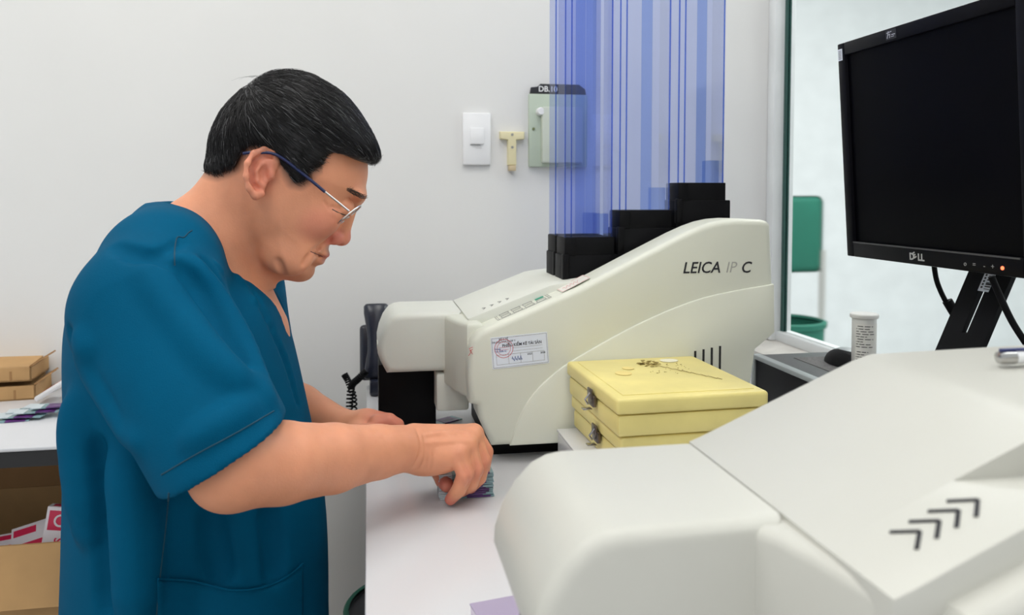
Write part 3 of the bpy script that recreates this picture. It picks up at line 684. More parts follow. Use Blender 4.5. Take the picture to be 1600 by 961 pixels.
for i, (px, py, an, lv) in enumerate(SL):
    q = atz(px, py, COUNTER)
    slide(('leftmost', 'second from left', 'third from left', 'middle', 'third from right', 'second from right', 'rightmost')[i]+' stained slide in the fan on the side table',
          (q.x, q.y, 0), an, COUNTER+.0004+i*.0024, group='slides on the side table')
# open carton with slide packs below the table
Yc0 = 1.31
a = at(100, 843, Yc0); b = at(0, 857, Yc0)
t = thing('open_carton', 'open brown carton full of red and white packs under the side table', 'carton', (a.x-.12, Yc0+.12, 0))
x1c = a.x+.03; x0c = a.x-.36; zt = a.z-.004
bm = bmesh.new(); w = .004
for q in ((x0c, x1c, Yc0, Yc0+w), (x0c, x1c, Yc0+.26, Yc0+.26+w), (x0c, x0c+w, Yc0, Yc0+.26), (x1c-w, x1c, Yc0, Yc0+.26)): bm_box(bm, q[0], q[1], q[2], q[3], 0, zt)
bm_box(bm, x0c, x1c, Yc0, Yc0+.26, 0, w); bm_obj('carton_walls', bm, M_card, t)
prism('front_flap', [(Yc0, zt), (Yc0-.003, zt+.001), (Yc0-.026, zt-.088), (Yc0-.022, zt-.090)], 'x', x0c+.002, x1c-.002, M_card, t)
prism('back_flap', [(Yc0+.262, zt), (Yc0+.266, zt), (Yc0+.275, zt+.085), (Yc0+.271, zt+.086)], 'x', x0c+.14, x1c-.002, M_card2, t)
M_pk = mat('pack_white', srgb(240, 232, 236), .45); M_pkr = mat('pack_red', srgb(220, 40, 84), .4)
def pack(label, c, sx, sy, sz, rx, ry, rz, words=False):
    t = thing('slide_pack', label, 'pack', c, 'red and white packs in the carton')
    M = Matrix.Translation(c) @ Matrix.Rotation(R(rz), 4, 'Z') @ Matrix.Rotation(R(ry), 4, 'Y') @ Matrix.Rotation(R(rx), 4, 'X')
    bm = bmesh.new(); bm_box(bm, -sx/2, sx/2, -sy/2, sy/2, -sz/2, sz/2, .001); bm.transform(M); o = bm_obj('pack_box', bm, M_pk, t)
    ax = M.to_3x3() @ Vector((1, 0, 0)); ay = M.to_3x3() @ Vector((0, 0, 1)); f = M @ Vector((-sx/2, -sy/2, -sz/2))
    decal('red_panel', [(sx*.10, sz*.62, sx*.90, sz*.94)] if words else [(sx*.1, sz*.1, sx*.9, sz*.45), (sx*.05, sz*.7, sx*.5, sz*.9)], f, ax, ay, M_pkr, t)
    if words:
        text('pack_text', 'SLI', .017, f+ax*sx*.40+ay*sz*.50, -ay, ax, M_pkr, t, bold=.0004)
        ci = [(sx*.50+.0085*math.cos(i*math.pi/8), sz*.78+.0085*math.sin(i*math.pi/8)) for i in range(17)]
        decal('ring_logo', stroke(ci, .003), f-(M.to_3x3() @ Vector((0, .0006, 0))), ax, ay, M_pk, t)
    u = M @ Vector((-sx/2, -sy/2, sz/2)); decal('top_print', [(sx*.15, sy*.2, sx*.7, sy*.8)], u, ax, M.to_3x3() @ Vector((0, 1, 0)), M_pkr, t)
p = at(90, 832, 1.36); pack('upright white and red pack lettered SLI in the carton', (p.x, 1.37, p.z-.01), .045, .022, .095, -8, 8, 0, True)
p = at(52, 842, 1.38); pack('tilted red pack leaning in the middle of the carton', (p.x, 1.40, p.z-.012), .075, .022, .060, -50, -14, 6)
p = at(8, 852, 1.38); pack('white pack with red print lying at the left of the carton', (p.x, 1.41, p.z-.020), .060, .03, .045, -60, -10, -8)

# ---------------------------------------------------------------- bin behind the counter edge
zc = .51; c = at(648, 946, 1.37); c = (c.x, 1.37, 0)
t = thing('waste_bin', 'grey waste bin with a green rim beside the counter', 'bin', c)
M_bin = mat('bin_grey', srgb(112, 114, 116), .5, bump=.1)
zc = at(648, 946, 1.37).z
lathe('bin_body', [(0, 0), (.095, 0), (.118, zc-.004), (.114, zc-.004), (.091, .006), (0, .006)], c, M_bin, t, n=40)
lathe('bin_liner', [(0, zc-.03), (.08, zc-.026), (.1125, zc-.006), (.1135, zc-.006), (.114, zc-.02)], c, mat('bin_liner', srgb(96, 98, 102), .4), t, n=40)
lathe('rim', [(.113, zc-.006), (.121, zc-.006), (.1225, zc), (.1195, zc+.004), (.113, zc+.003)], c, mat('rim_green', srgb(30, 110, 90), .4), t, n=40)

# ---------------------------------------------------------------- green chair in the next room
M_green = mat('green_fabric', srgb(30, 112, 92), .7)
cx, cyy = 1.67, 2.80
t = thing('green_chair', 'green-backed chair seen blurred through the glass', 'chair', (cx, cyy, 0))
box('backrest', cx-.22, cx+.15, cyy+.16, cyy+.20, .86, 1.17, M_green, t, bev=.03, seg=4)
box('seat', cx-.18, cx+.18, cyy-.2, cyy+.16, .50, .55, M_green, t, bev=.02, seg=3)
for x, y in ((-.15, -.17), (.15, -.17), (-.15, .17), (.15, .17)): tube('leg', [(cx+x, cyy+y, 0), (cx+x, cyy+y, .50 if y < 0 else .95)], .014, M_silver, t)

q = atx(1226, 500, 1.28); t = thing('green_bin', 'green plastic bin low behind the glass', 'bin', (q.x, q.y, 0))
lathe('bin_body', [(0, 0), (.10, 0), (.12, q.z-.01), (.115, q.z-.01), (.095, .01), (0, .01)], (q.x, q.y, 0), M_green, t)
lathe('bin_rim', [(.114, q.z-.015), (.126, q.z-.015), (.128, q.z), (.116, q.z+.004), (.113, q.z-.004)], (q.x, q.y, 0), M_green, t)
# ---------------------------------------------------------------- implicit modelling for the figure
from mathutils.bvhtree import BVHTree
class Field:
    def __init__(s, lo, hi, h):
        s.h = h; s.x = np.arange(lo[0], hi[0], h, dtype=np.float32); s.y = np.arange(lo[1], hi[1], h, dtype=np.float32); s.z = np.arange(lo[2], hi[2], h, dtype=np.float32)
        s.v = np.full((len(s.x), len(s.y), len(s.z)), 1.0, np.float32)
    def sl(s, lo, hi):
        out = []
        for a, l, u in ((s.x, lo[0], hi[0]), (s.y, lo[1], hi[1]), (s.z, lo[2], hi[2])):
            i = max(0, int(np.searchsorted(a, l))); j = min(len(a), int(np.searchsorted(a, u))); out.append(slice(i, max(i, j)))
        return tuple(out)
    def op(s, fn, lo, hi, k, mode='add'):
        m = k + .012; q = s.sl([a-m for a in lo], [a+m for a in hi])
        X = s.x[q[0]][:, None, None]; Y = s.y[q[1]][None, :, None]; Z = s.z[q[2]][None, None, :]
        if 0 in (X.size, Y.size, Z.size): return
        f = fn(X, Y, Z); a = s.v[q]
        if mode == 'add': s.v[q] = smin(a, f, k)
        elif mode == 'sub': s.v[q] = -smin(-a, f, k)
        else: s.v[q] = -smin(-a, -f, k)
    def cone(s, a, b, r1, r2, k=.01, mode='add'):
        a = np.array(a, np.float32); b = np.array(b, np.float32); r = max(r1, r2)
        s.op(lambda X, Y, Z: f_cone(X, Y, Z, a, b, r1, r2), np.minimum(a, b)-r, np.maximum(a, b)+r, k, mode)
    def chain(s, pts, k=.008, mode='add'):
        for p, q in zip(pts, pts[1:]): s.cone(p[0], q[0], p[1], q[1], k, mode)
    def ell(s, c, r, k=.01, mode='add', rot=None):
        c = np.array(c, np.float32); r = np.array(r, np.float32); R_ = max(r)
        def fn(X, Y, Z):
            dx, dy, dz = X-c[0], Y-c[1], Z-c[2]
            if rot is not None:      # turn about y
                ca, sa = math.cos(rot), math.sin(rot); dx, dz = dx*ca-dz*sa, dx*sa+dz*ca
            k0 = np.sqrt((dx/r[0])**2+(dy/r[1])**2+(dz/r[2])**2); k1 = np.sqrt((dx/r[0]**2)**2+(dy/r[1]**2)**2+(dz/r[2]**2)**2)+1e-6
            return k0*(k0-1)/k1
        s.op(fn, c-R_, c+R_, k, mode)
    def slabpoly(s, poly, yc, Wf, D, k=.01, mode='add', offset=0.0, ymax=None):
        """side-view outline blown up into a rounded solid; Wf(x,z) = half width"""
        P = np.array(poly, np.float32); wm = .30 if ymax is None else ymax
        def fn(X, Y, Z):
            d = -poly_sd(X[:, 0, 0], Z[0, 0, :], P) + offset
            w = Wf(X[:, 0, :], Z[:, 0, :]) if callable(Wf) else Wf
            w = np.broadcast_to(np.asarray(w, np.float32), d.shape)
            q = np.minimum(d/D, 1.0)
            return ((np.sqrt((1-q)[:, None, :]**2+((Y-yc)/w[:, None, :])**2)-1)*min(D, .06)).astype(np.float32)
        lo = [P[:, 0].min(), yc-wm, P[:, 1].min()]; hi = [P[:, 0].max(), yc+wm, P[:, 1].max()]
        s.op(fn, lo, hi, k, mode)
    def carve(s, lines, mode='sub', flip=False):
        """lines seen from the camera side, laid on the surface found so far: (points, radius, blend)"""
        V_, F_ = s.mesh(1); t_ = BVHTree.FromPolygons([tuple(v) for v in V_], [tuple(f) for f in F_])
        for pts, r, k, off in lines:
            q = []
            for p in catmull([Vector((a, b)) for a, b in pts], 4):
                d = ray(p.x, p.y).normalized(); h = t_.ray_cast(Vector((0, 0, EYE)), d)[0]
                if h is not None and (not q or (h-q[-1]).length < .03): q.append(h-d*off)
            n = len(q)
            for i in range(n-1):
                f = lambda i: r*(.35+.65*math.sin(math.pi*(i+.3)/(n-.4)))
                s.cone(q[i], q[i+1], f(i), f(i+1), k, mode)
                if flip: s.cone((q[i][0], 2*YC-q[i][1], q[i][2]), (q[i+1][0], 2*YC-q[i+1][1], q[i+1][2]), f(i), f(i+1), k, mode)
    def mesh(s, relax=1):
        return surface_nets(s.v, s.x, s.y, s.z, relax)
def smin(a, b, k):
    if k <= 0: return np.minimum(a, b)
    h = np.maximum(k-np.abs(a-b), 0)/k
    return np.minimum(a, b)-h*h*k*.25
def f_cone(X, Y, Z, a, b, r1, r2):
    d = b-a; L2 = float(d @ d)+1e-12
    t = np.clip(((X-a[0])*d[0]+(Y-a[1])*d[1]+(Z-a[2])*d[2])/L2, 0, 1)
    return np.sqrt((X-a[0]-t*d[0])**2+(Y-a[1]-t*d[1])**2+(Z-a[2]-t*d[2])**2)-(r1+(r2-r1)*t)
def poly_sd(xs, zs, P):
    x = xs[:, None].astype(np.float32); z = zs[None, :].astype(np.float32)
    d2 = np.full((len(xs), len(zs)), 1e9, np.float32); ins = np.zeros(d2.shape, bool)
    for i in range(len(P)):
        a, b = P[i], P[(i+1) % len(P)]; e = b-a; L = float(e @ e)+1e-12
        t = np.clip(((x-a[0])*e[0]+(z-a[1])*e[1])/L, 0, 1)
        d2 = np.minimum(d2, (x-a[0]-t*e[0])**2+(z-a[1]-t*e[1])**2)
        c = (a[1] > z) != (b[1] > z)
        if abs(e[1]) > 1e-9: ins ^= c & (x < e[0]*(z-a[1])/e[1]+a[0])
    d = np.sqrt(d2); return np.where(ins, -d, d)
def surface_nets(v, xs, ys, zs, relax=1):
    ins = v < 0; n = v.shape
    c8 = [(i, j, k) for i in (0, 1) for j in (0, 1) for k in (0, 1)]
    cut = lambda a, o: a[o[0]:n[0]-1+o[0], o[1]:n[1]-1+o[1], o[2]:n[2]-1+o[2]]
    cnt = np.zeros((n[0]-1, n[1]-1, n[2]-1), np.int8)
    for o in c8: cnt += cut(ins, o)
    act = np.argwhere((cnt > 0) & (cnt < 8)); I, J, K = act.T
    idx = np.full(cnt.shape, -1, np.int64); idx[I, J, K] = np.arange(len(act))
    pos = np.zeros((len(act), 3)); num = np.zeros(len(act))
    val = {o: v[I+o[0], J+o[1], K+o[2]].astype(np.float64) for o in c8}
    for o in c8:
        for ax in range(3):
            if o[ax]: continue
            q = list(o); q[ax] = 1; q = tuple(q); a, b = val[o], val[q]; m = (a < 0) != (b < 0)
            t = np.where(m, a/np.where(m, a-b, 1), 0); p = np.zeros((len(act), 3)); p[:] = o; p[:, ax] = t
            pos += p*m[:, None]; num += m
    pos /= num[:, None]
    h = (xs[1]-xs[0])
    V = np.stack([xs[I]+pos[:, 0]*h, ys[J]+pos[:, 1]*h, zs[K]+pos[:, 2]*h], 1)
    faces = []
    for ax in range(3):
        a, b = [i for i in range(3) if i != ax]
        sh = [slice(0, n[i]) for i in range(3)]; sh[ax] = slice(0, n[ax]-1); s2 = [slice(0, n[i]) for i in range(3)]; s2[ax] = slice(1, n[ax])
        e = np.argwhere(ins[tuple(sh)] != ins[tuple(s2)])
        e = e[(e[:, a] > 0) & (e[:, b] > 0) & (e[:, a] < n[a]-1) & (e[:, b] < n[b]-1)]
        def gi(da, db):
            q = e.copy(); q[:, a] -= da; q[:, b] -= db; return idx[q[:, 0], q[:, 1], q[:, 2]]
        f = np.stack([gi(0, 0), gi(1, 0), gi(1, 1), gi(0, 1)], 1)
        flip = ins[e[:, 0], e[:, 1], e[:, 2]] ^ (ax == 1)
        f[flip] = f[flip][:, ::-1]; faces.append(f)
    Fc = np.concatenate(faces); Fc = Fc[(Fc >= 0).all(1)]
    for _ in range(relax):
        acc = np.zeros_like(V); c = np.zeros(len(V))
        for k in range(4):
            a, b = Fc[:, k], Fc[:, (k+1) % 4]
            for d in range(3): acc[:, d] += np.bincount(a, V[b, d], len(V))+np.bincount(b, V[a, d], len(V))
            c += np.bincount(a, minlength=len(V))+np.bincount(b, minlength=len(V))
        V = V*.5+.5*acc/np.maximum(c, 1)[:, None]
    return V, Fc
def np_mesh(name, V, Fc, m, parent=None, attrs=None):
    me = bpy.data.meshes.new(name); n = len(V); k = len(Fc)
    me.vertices.add(n); me.vertices.foreach_set('co', np.asarray(V, np.float32).ravel())
    me.loops.add(k*4); me.loops.foreach_set('vertex_index', Fc.astype(np.int32).ravel())
    me.polygons.add(k); me.polygons.foreach_set('loop_start', np.arange(0, k*4, 4, dtype=np.int32))
    me.update(calc_edges=True); me.validate()
    me.polygons.foreach_set('use_smooth', [True]*len(me.polygons))
    for an, av in (attrs or {}).items():
        at_ = me.attributes.new(an, 'FLOAT', 'POINT'); at_.data.foreach_set('value', np.asarray(av, np.float32))
    bm = bmesh.new(); bm.from_mesh(me); bmesh.ops.recalc_face_normals(bm, faces=bm.faces); bm.to_mesh(me); bm.free()
    if m: me.materials.append(m)
    return link(bpy.data.objects.new(name, me), parent)

# ---------------------------------------------------------------- the man
YC = 1.067
P2 = lambda pts, Y=YC: [(at(x, y, Y).x, at(x, y, Y).z) for x, y in pts]
P3 = lambda x, y, Y: tuple(at(x, y, Y))
def smooth_poly(pts, Y=YC, n=4): return [(p[0], p[1]) for p in catmull([Vector((a, b)) for a, b in P2(pts, Y)], n, True)]

def skin_material():
    m = mat('skin', srgb(228, 156, 120), .48, var=.05, vscale=26, bump=.10, bscale=420, sss=.10, spec=.4)
    nt = m.node_tree; b = nt.nodes['Principled BSDF']; src = b.inputs['Base Color'].links[0].from_socket
    def layer(attr, col, src):
        a = nt.nodes.new('ShaderNodeAttribute'); a.attribute_name = attr
        mx = nt.nodes.new('ShaderNodeMix'); mx.data_type = 'RGBA'; mx.inputs[7].default_value = col
        nt.links.new(a.outputs['Fac'], mx.inputs[0]); nt.links.new(src, mx.inputs[6]); return mx.outputs[2]
    src = layer('red', srgb(205, 105, 98), src); src = layer('lip', srgb(176, 78, 82), src); src = layer('stubble', srgb(120, 92, 78), src); src = layer('hairline', srgb(52, 42, 38), src)
    nt.links.new(src, b.inputs['Base Color']); return m
M_skin = skin_material()
M_hair = mat('black_hair', (.010, .009, .010, 1), .42, var=.3, vscale=60, spec=.35)
M_mouth = mat('mouth_shade', srgb(112, 52, 50), .5)
M_brow = mat('brow_hair', (.06, .045, .038, 1), .5)
M_hairg = mat('grey_hair', (.14, .14, .145, 1), .4)
def scrub_material(name, col):
    m = mat(name, col, .7, var=.05, vscale=9, bump=.18, bscale=900, spec=.05)
    return m
M_scrub = scrub_material('teal_cotton', srgb(0, 82, 116))
M_seam = mat('teal_seam', srgb(6, 66, 88), .7)

person = thing('person', 'man in teal scrubs and glasses looking down at slides on the counter', 'person', (-.22, YC, 0))

# ---- head and neck
ear0 = at(408, 270, YC); UP = Vector((math.sin(R(31)), 0, math.cos(R(31))))
def w_head(x, z):
    h = (x-ear0.x)*UP.x+(z-ear0.z)*UP.z
    return np.interp(h, [-.12, -.095, -.07, -.04, 0, .03, .08, .13], [.050, .056, .0640, .0690, .0725, .0755, .0765, .070]).astype(np.float32)
HEAD = [(575, 262), (574, 280), (570, 297), (568, 307), (559, 318), (547, 332), (535, 350), (523, 367), (516, 380), (512.5, 391), (510.5, 398), (505, 402), (501, 407), (495, 412), (488, 414), (485.5, 420), (482, 428), (473, 434),
        (458, 436), (440, 435), (424, 430), (400, 415), (375, 385), (352, 340), (338, 300), (334, 262), (336, 225), (352, 185), (382, 152), (412, 134), (448, 125), (488, 132), (520, 150), (545, 175), (562, 205), (572, 235)]
NECK = [(345, 235), (322, 268), (298, 298), (270, 325), (240, 350), (235, 420), (300, 500), (400, 530), (428, 545), (422, 512), (407, 478), (398, 450), (394, 432), (400, 412), (415, 385), (425, 330), (415, 260), (380, 230)]
A = lambda x, y, dy: P3(x, y, YC+dy)
fd = Field((-.30, YC-.125, .96), (.03, YC+.125, 1.35), .0016)
fd.slabpoly(smooth_poly(HEAD, n=3), YC, w_head, .080, 0, ymax=.09)
fd.slabpoly(smooth_poly(NECK, n=3), YC, .0555, .052, .012, ymax=.08)
fd.cone(P3(305, 410, YC), P3(345, 530, YC), .070, .085, .03)
for s_ in (-1, 1):
    fd.ell(A(496, 344, .046*s_), (.026, .015, .019), .022)                       # cheekbone
    fd.ell(A(452, 404, .046*s_), (.026, .013, .020), .022)                       # jowl
    fd.ell(A(562, 305, .024*s_), (.006, .020, .006), .014)                       # brow ridge
    fd.ell(A(553, 324, .033*s_), (.013, .015, .012), .010, 'sub')                # socket
    fd.ell(A(538, 324, .033*s_), (.0125, .0135, .0125), .004)                    # closed lid over the eye
    fd.chain([(A(516, 374, .021*s_), .0010), (A(500, 384, .033*s_), .0012), (A(480, 402, .036*s_), .0008)], .007, 'sub')   # fold from nose to mouth
    fd.chain([(A(521, 340, .052*s_), .0008), (A(536, 346, .040*s_), .0010), (A(548, 344, .026*s_), .0008)], .005, 'sub')   # under-eye crease
fd.slabpoly(smooth_poly([(566, 312), (558, 328), (553, 344), (549, 357), (546.5, 367), (545, 375), (539, 381.5), (530, 383), (521, 380), (515, 368), (530, 348), (548, 322)], n=3), YC, .0105, .009, .006, ymax=.02)
fd.ell(A(535.5, 371, 0), (.0095, .0105, .0095), .006)
for s_ in (-1, 1):
    fd.ell(A(523.5, 373.5, .0125*s_), (.0100, .0065, .0078), .005)
    fd.ell(A(529, 382, .0068*s_), (.0045, .0028, .003), .002, 'sub')
fa = R(31)
fd.ell(A(506.5, 396.5, 0), (.0075, .022, .0050), .005, rot=fa)
fd.ell(A(498.5, 406, 0), (.0075, .020, .0058), .005, rot=fa)
mouth = [(A(513, 400.5, 0), .0011), (A(508, 400, -.010), .0011), (A(498, 398, -.019), .0012), (A(486, 395, -.027), .0012)]
fd.chain(mouth, .003, 'sub'); fd.chain([((p[0][0], 2*YC-p[0][1], p[0][2]), p[1]) for p in mouth], .003, 'sub')
fd.ell(A(471, 423, 0), (.015, .018, .012), .012)
# ears
for s_ in (-1, 1):
    E_ = lambda x, y, o: (P3(x, y, YC-.080)[0], YC+s_*o, P3(x, y, YC-.080)[2])
    out = [(431, 254), (427, 240), (413, 234), (398, 240), (388, 256), (386, 277), (391, 297), (402, 308), (411, 304), (417, 288), (426, 276)]
    def slant(p): return .0735+.017*max(0, min(1, (428-p[0])/42))
    fd.slabpoly([(p[0], p[1]) for p in [ (Vector((E_(x, y, 0)[0], E_(x, y, 0)[2]))) for x, y in out]], YC+s_*.079, .0055, .006, .004, ymax=.02)
    fd.chain([(E_(x, y, slant((x, y))+.003), r) for (x, y), r in zip([(430, 262), (431, 252), (426, 240), (413, 235), (399, 241), (390, 256), (388, 276), (392, 294), (401, 305), (409, 303)],
              [.0030, .0038, .0042, .0043, .0044, .0042, .0040, .0042, .0056, .0045])], .003)
    fd.chain([(E_(x, y, slant((x, y))+.0025), .0036) for x, y in [(421, 251), (410, 256), (403, 268), (404, 283), (411, 291)]], .003)
    fd.ell(E_(415, 273, .0880), (.0070, .0080, .0105), .003, 'sub')
    fd.chain([(E_(x, y, slant((x, y))+.0055), .0022) for x, y in [(424, 246), (412, 243), (400, 250), (395, 266), (396, 284), (402, 295)]], .003, 'sub')
    fd.ell(E_(425, 272, .080), (.0042, .0045, .0065), .004)
fd.carve([([(517, 372), (508, 379), (498, 386), (488, 392)], .0009, .005, 0), ([(484, 398), (478, 406), (474, 414)], .0009, .005, 0), ([(484, 392.5), (491, 395.5), (499, 399.5), (508, 402)], .0019, .0016, 0),
          ([(517, 322), (525, 324), (534, 325), (543, 323)], .0006, .003, 0), ([(516, 329), (523, 334), (531, 338), (540, 340)], .0008, .004, 0), ([(506, 315), (512, 322), (515, 330)], .0005, .003, 0),
          ([(434, 408), (439, 420), (443, 430)], .0004, .008, .0004)], 'sub', True)
fd.carve([([(516, 331), (523, 337), (532, 341)], .0014, .006, -.0012)], 'add', True)
HV, HF = fd.mesh(1)

# ---- right arm and hand
fa_ = Field((-.34, .72, .79), (.20, 1.04, 1.11), .0017)
SH = P3(244, 480, .905); EL = P3(364, 727, .800)
arm = [(SH, .042), (P3(305, 620, .850), .044), (EL, .0430)]
fa_.chain(arm, .006)
fore = [(P3(366, 727, .802), .0425), (P3(440, 723, .83), .0410), (P3(520, 716, .875), .0365), (P3(590, 706, .92), .0300), (P3(642, 699, .95), .0262)]
fa_.chain(fore, .006)
fa_.ell(P3(352, 750, .805), (.024, .022, .020), .02)
for a, b in (((650, 711, .948, .020), (716, 712, .944, .0125)), ((650, 702, .955, .022), (730, 697, .955, .0135)), ((648, 694, .965, .022), (737, 684, .972, .0140)), ((648, 690, .975, .020), (740, 679, .992, .0135))):
    fa_.cone(P3(*a[:3]), P3(*b[:3]), a[3], b[3], .010)
fa_.ell(P3(688, 722, .950), (.030, .014, .013), .014, rot=R(-14))
FING = [[(717, 711, .942, .0122), (727, 741, .933, .0102), (717, 765, .940, .0090), (704, 780, .950, .0072)],
        [(729, 697, .955, .0132), (742, 733, .946, .0106), (735, 756, .951, .0095), (722, 766, .962, .0080)],
        [(736, 684, .973, .0138), (754, 720, .963, .0106), (748, 746, .965, .0095), (735, 761, .974, .0082)],
        [(739, 680, .994, .0132), (758, 706, .986, .0104), (754, 732, .983, .0095), (744, 752, .985, .0080)],
        [(662, 708, .985, .0160), (686, 733, 1.000, .0120), (693, 750, .985, .0105), (698, 758, .972, .0088)]]
hand_pts = []
for fg in FING:
    sub = Field(tuple(np.min([P3(*p[:3]) for p in fg], 0)-.03), tuple(np.max([P3(*p[:3]) for p in fg], 0)+.03), .0020)
    ch = [(P3(*p[:3]), p[3]) for p in fg]; hand_pts.append(ch)
    for (p, r1), (q, r2) in zip(ch, ch[1:]): fa_.cone(p, q, r1, r2, .0012)
for (p, r) in [h[0] for h in hand_pts[:4]]: fa_.ell((p[0]+.001, p[1]-.002, p[2]+.004), (r*.70,)*3, .006)   # knuckles
# creases of wrist and fingers, tendons on the back of the hand
fa_.carve([([(650, 668), (657, 690), (655, 712), (645, 730)], .0007, .0030, 0), ([(662, 680), (665, 700), (662, 722), (655, 734)], .0006, .0030, 0), ([(669, 694), (671, 712), (667, 732)], .0006, .003, 0),
           ([(677, 702), (678, 718), (675, 734)], .0005, .003, 0), ([(722, 722), (731, 738), (734, 752), (729, 762)], .0012, .0035, .0), ([(738, 705), (745, 725), (745, 742), (738, 758)], .0012, .0035, .0),
           ([(747, 692), (757, 712), (758, 730)], .0010, .003, .0), ([(703, 748), (716, 742), (724, 738)], .0005, .0025, 0), ([(722, 737), (731, 741)], .0004, .002, 0)])
fa_.carve([([(665, 680), (700, 676), (735, 676)], .0012, .006, -.001), ([(668, 692), (700, 690), (728, 690)], .0010, .006, -.001), ([(690, 676), (705, 684), (718, 682)], .0007, .004, -.0006)], 'add')
AV, AF = fa_.mesh(1)
# ---- left arm and hand
fl = Field((-.30, 1.08, .79), (.06, 1.36, 1.13), .0026)
SL_ = (SH[0]+.02, 2*YC-SH[1], SH[2]); ELl = (-.175, 1.285, .875)
fl.chain([(SL_, .044), (ELl, .043)], .006)
wl = P3(540, 673, 1.175); fl.chain([(ELl, .044), (tuple((Vector(ELl)+Vector(wl))/2), .037), (wl, .0260)], .006)
fl.chain([(wl, .0250), (P3(572, 664, 1.155), .0200), (P3(594, 660, 1.145), .0150)], .016)
for i in range(4):
    dy = .018*i; dz = -.6*i
    fl.chain([(P3(590-2*i, 661+dz, 1.130+dy), .0125), (P3(608-i, 657, 1.128+dy), .0100), (P3(621-2*i, 664, 1.128+dy), .0090), (P3(622-3*i, 682, 1.13+dy), .0078)], .0035)
fl.chain([(P3(556, 672, 1.14), .013), (P3(574, 676, 1.115), .0105), (P3(592, 680, 1.105), .0085)], .006)
LV, LF = fl.mesh(1)
def bridge(V, Fc, ia, ib):
    fa__, fb__ = Fc[ia].copy(), Fc[ib].copy(); best = None
    for sgn in (1, -1):
        for k in range(4):
            o = [fb__[(k+sgn*i) % 4] for i in range(4)]; c = sum(np.linalg.norm(V[fa__[i]]-V[o[i]]) for i in range(4))
            if best is None or c < best[0]: best = (c, o)
    o = best[1]; quads = np.array([[fa__[i], fa__[(i+1) % 4], o[(i+1) % 4], o[i]] for i in range(4)])
    keep = np.ones(len(Fc), bool); keep[[ia, ib]] = False
    return np.concatenate([Fc[keep], quads])
def face_at(V, Fc, p, lo, hi):
    c = V[Fc[lo:hi]].mean(1); return lo+int(np.argmin(np.linalg.norm(c-np.array(p), axis=1)))
V = np.concatenate([HV, AV, LV]); Fc = np.concatenate([HF, AF+len(HV), LF+len(HV)+len(AV)])
nH, nA = len(HF), len(AF)   # the shoulders join the trunk inside the top
ia = face_at(V, Fc, P3(300, 470, YC-.08), 0, nH); ib = face_at(V, Fc, (SH[0], SH[1]+.05, SH[2]), nH, nH+nA)
ic = face_at(V, Fc, P3(300, 470, YC+.08), 0, nH); id_ = face_at(V, Fc, (SL_[0], SL_[1]-.05, SL_[2]), nH+nA, len(Fc))
q1 = Fc[[ia, ib, ic, id_]].copy(); Fc = bridge(V, Fc, ia, ib)
ic = int(np.where((Fc == q1[2]).all(1))[0][0]); id_ = int(np.where((Fc == q1[3]).all(1))[0][0]); Fc = bridge(V, Fc, ic, id_)
def near(V, c, r, soft=1.0):
    d = np.linalg.norm((V-np.array(c))/np.array(r), axis=1); return np.clip((1-d)*soft+.0, 0, 1)
red = np.zeros(len(V))
for s_ in (-1, 1):
    red = np.maximum(red, .55*near(V, A(523, 374, .012*s_), (.020, .018, .018), 2)); red = np.maximum(red, .30*near(V, A(500, 350, .055*s_), (.035, .03, .03), 2))
    red = np.maximum(red, .40*near(V, A(405, 270, .085*s_), (.03, .02, .045), 2))
red = np.maximum(red, .50*near(V, A(538, 372, 0), (.018, .016, .018), 2))
for ch in hand_pts:
    red = np.maximum(red, .75*near(V, ch[-1][0], (.020, .016, .020), 1.6)); red = np.maximum(red, .35*near(V, ch[1][0], (.018,)*3, 1.5)); red = np.maximum(red, .25*near(V, ch[0][0], (.016,)*3, 1.5))
red = np.maximum(red, .55*near(V, P3(608, 662, 1.14), (.05, .08, .04), 1.5))
lip = np.zeros(len(V))
lip = np.maximum(near(V, A(508, 398.5, 0), (.0085, .024, .0055), 3), near(V, A(500, 405, 0), (.0085, .022, .0065), 3))
stub = .35*np.maximum(near(V, A(515, 387, 0), (.014, .022, .012), 2), near(V, A(478, 426, 0), (.022, .03, .016), 1.5)*.6)
hsd = np.array([0.0])
HAIRB = [(322, 266), (330, 215), (390, 150), (470, 120), (540, 160), (580, 230), (572, 256), (538, 245), (520, 243), (513, 252), (505, 262), (492, 270), (486, 280), (476, 287), (466, 285), (458, 272), (447, 258), (436, 247), (424, 238), (410, 232), (396, 238), (387, 250), (380, 262), (366, 268), (350, 273), (336, 271)]
pb = np.array(P2(HAIRB), np.float32); vx, vz = V[:, 0], V[:, 2]; dd = np.full(len(V), 9.0)
for i in range(len(pb)):
    a_, b_ = pb[i], pb[(i+1) % len(pb)]; e_ = b_-a_; t_ = np.clip(((vx-a_[0])*e_[0]+(vz-a_[1])*e_[1])/(e_ @ e_), 0, 1)
    dd = np.minimum(dd, np.hypot(vx-a_[0]-t_*e_[0], vz-a_[1]-t_*e_[1]))
fade = np.clip(1-dd/.011, 0, 1)*(vx < at(508, 260, YC).x)*(vz > at(340, 300, YC).z)*(np.arange(len(V)) < len(HV))
earz = near(V, A(408, 272, -.08), (.026, .02, .036), 4); fade *= 1-np.clip(earz, 0, 1); earz = near(V, A(408, 272, .08), (.026, .02, .036), 4); fade *= 1-np.clip(earz, 0, 1)
hairline = fade*.8
body = np_mesh('body', V, Fc, M_skin, person, {'red': red, 'lip': lip, 'stubble': stub, 'hairline': hairline})

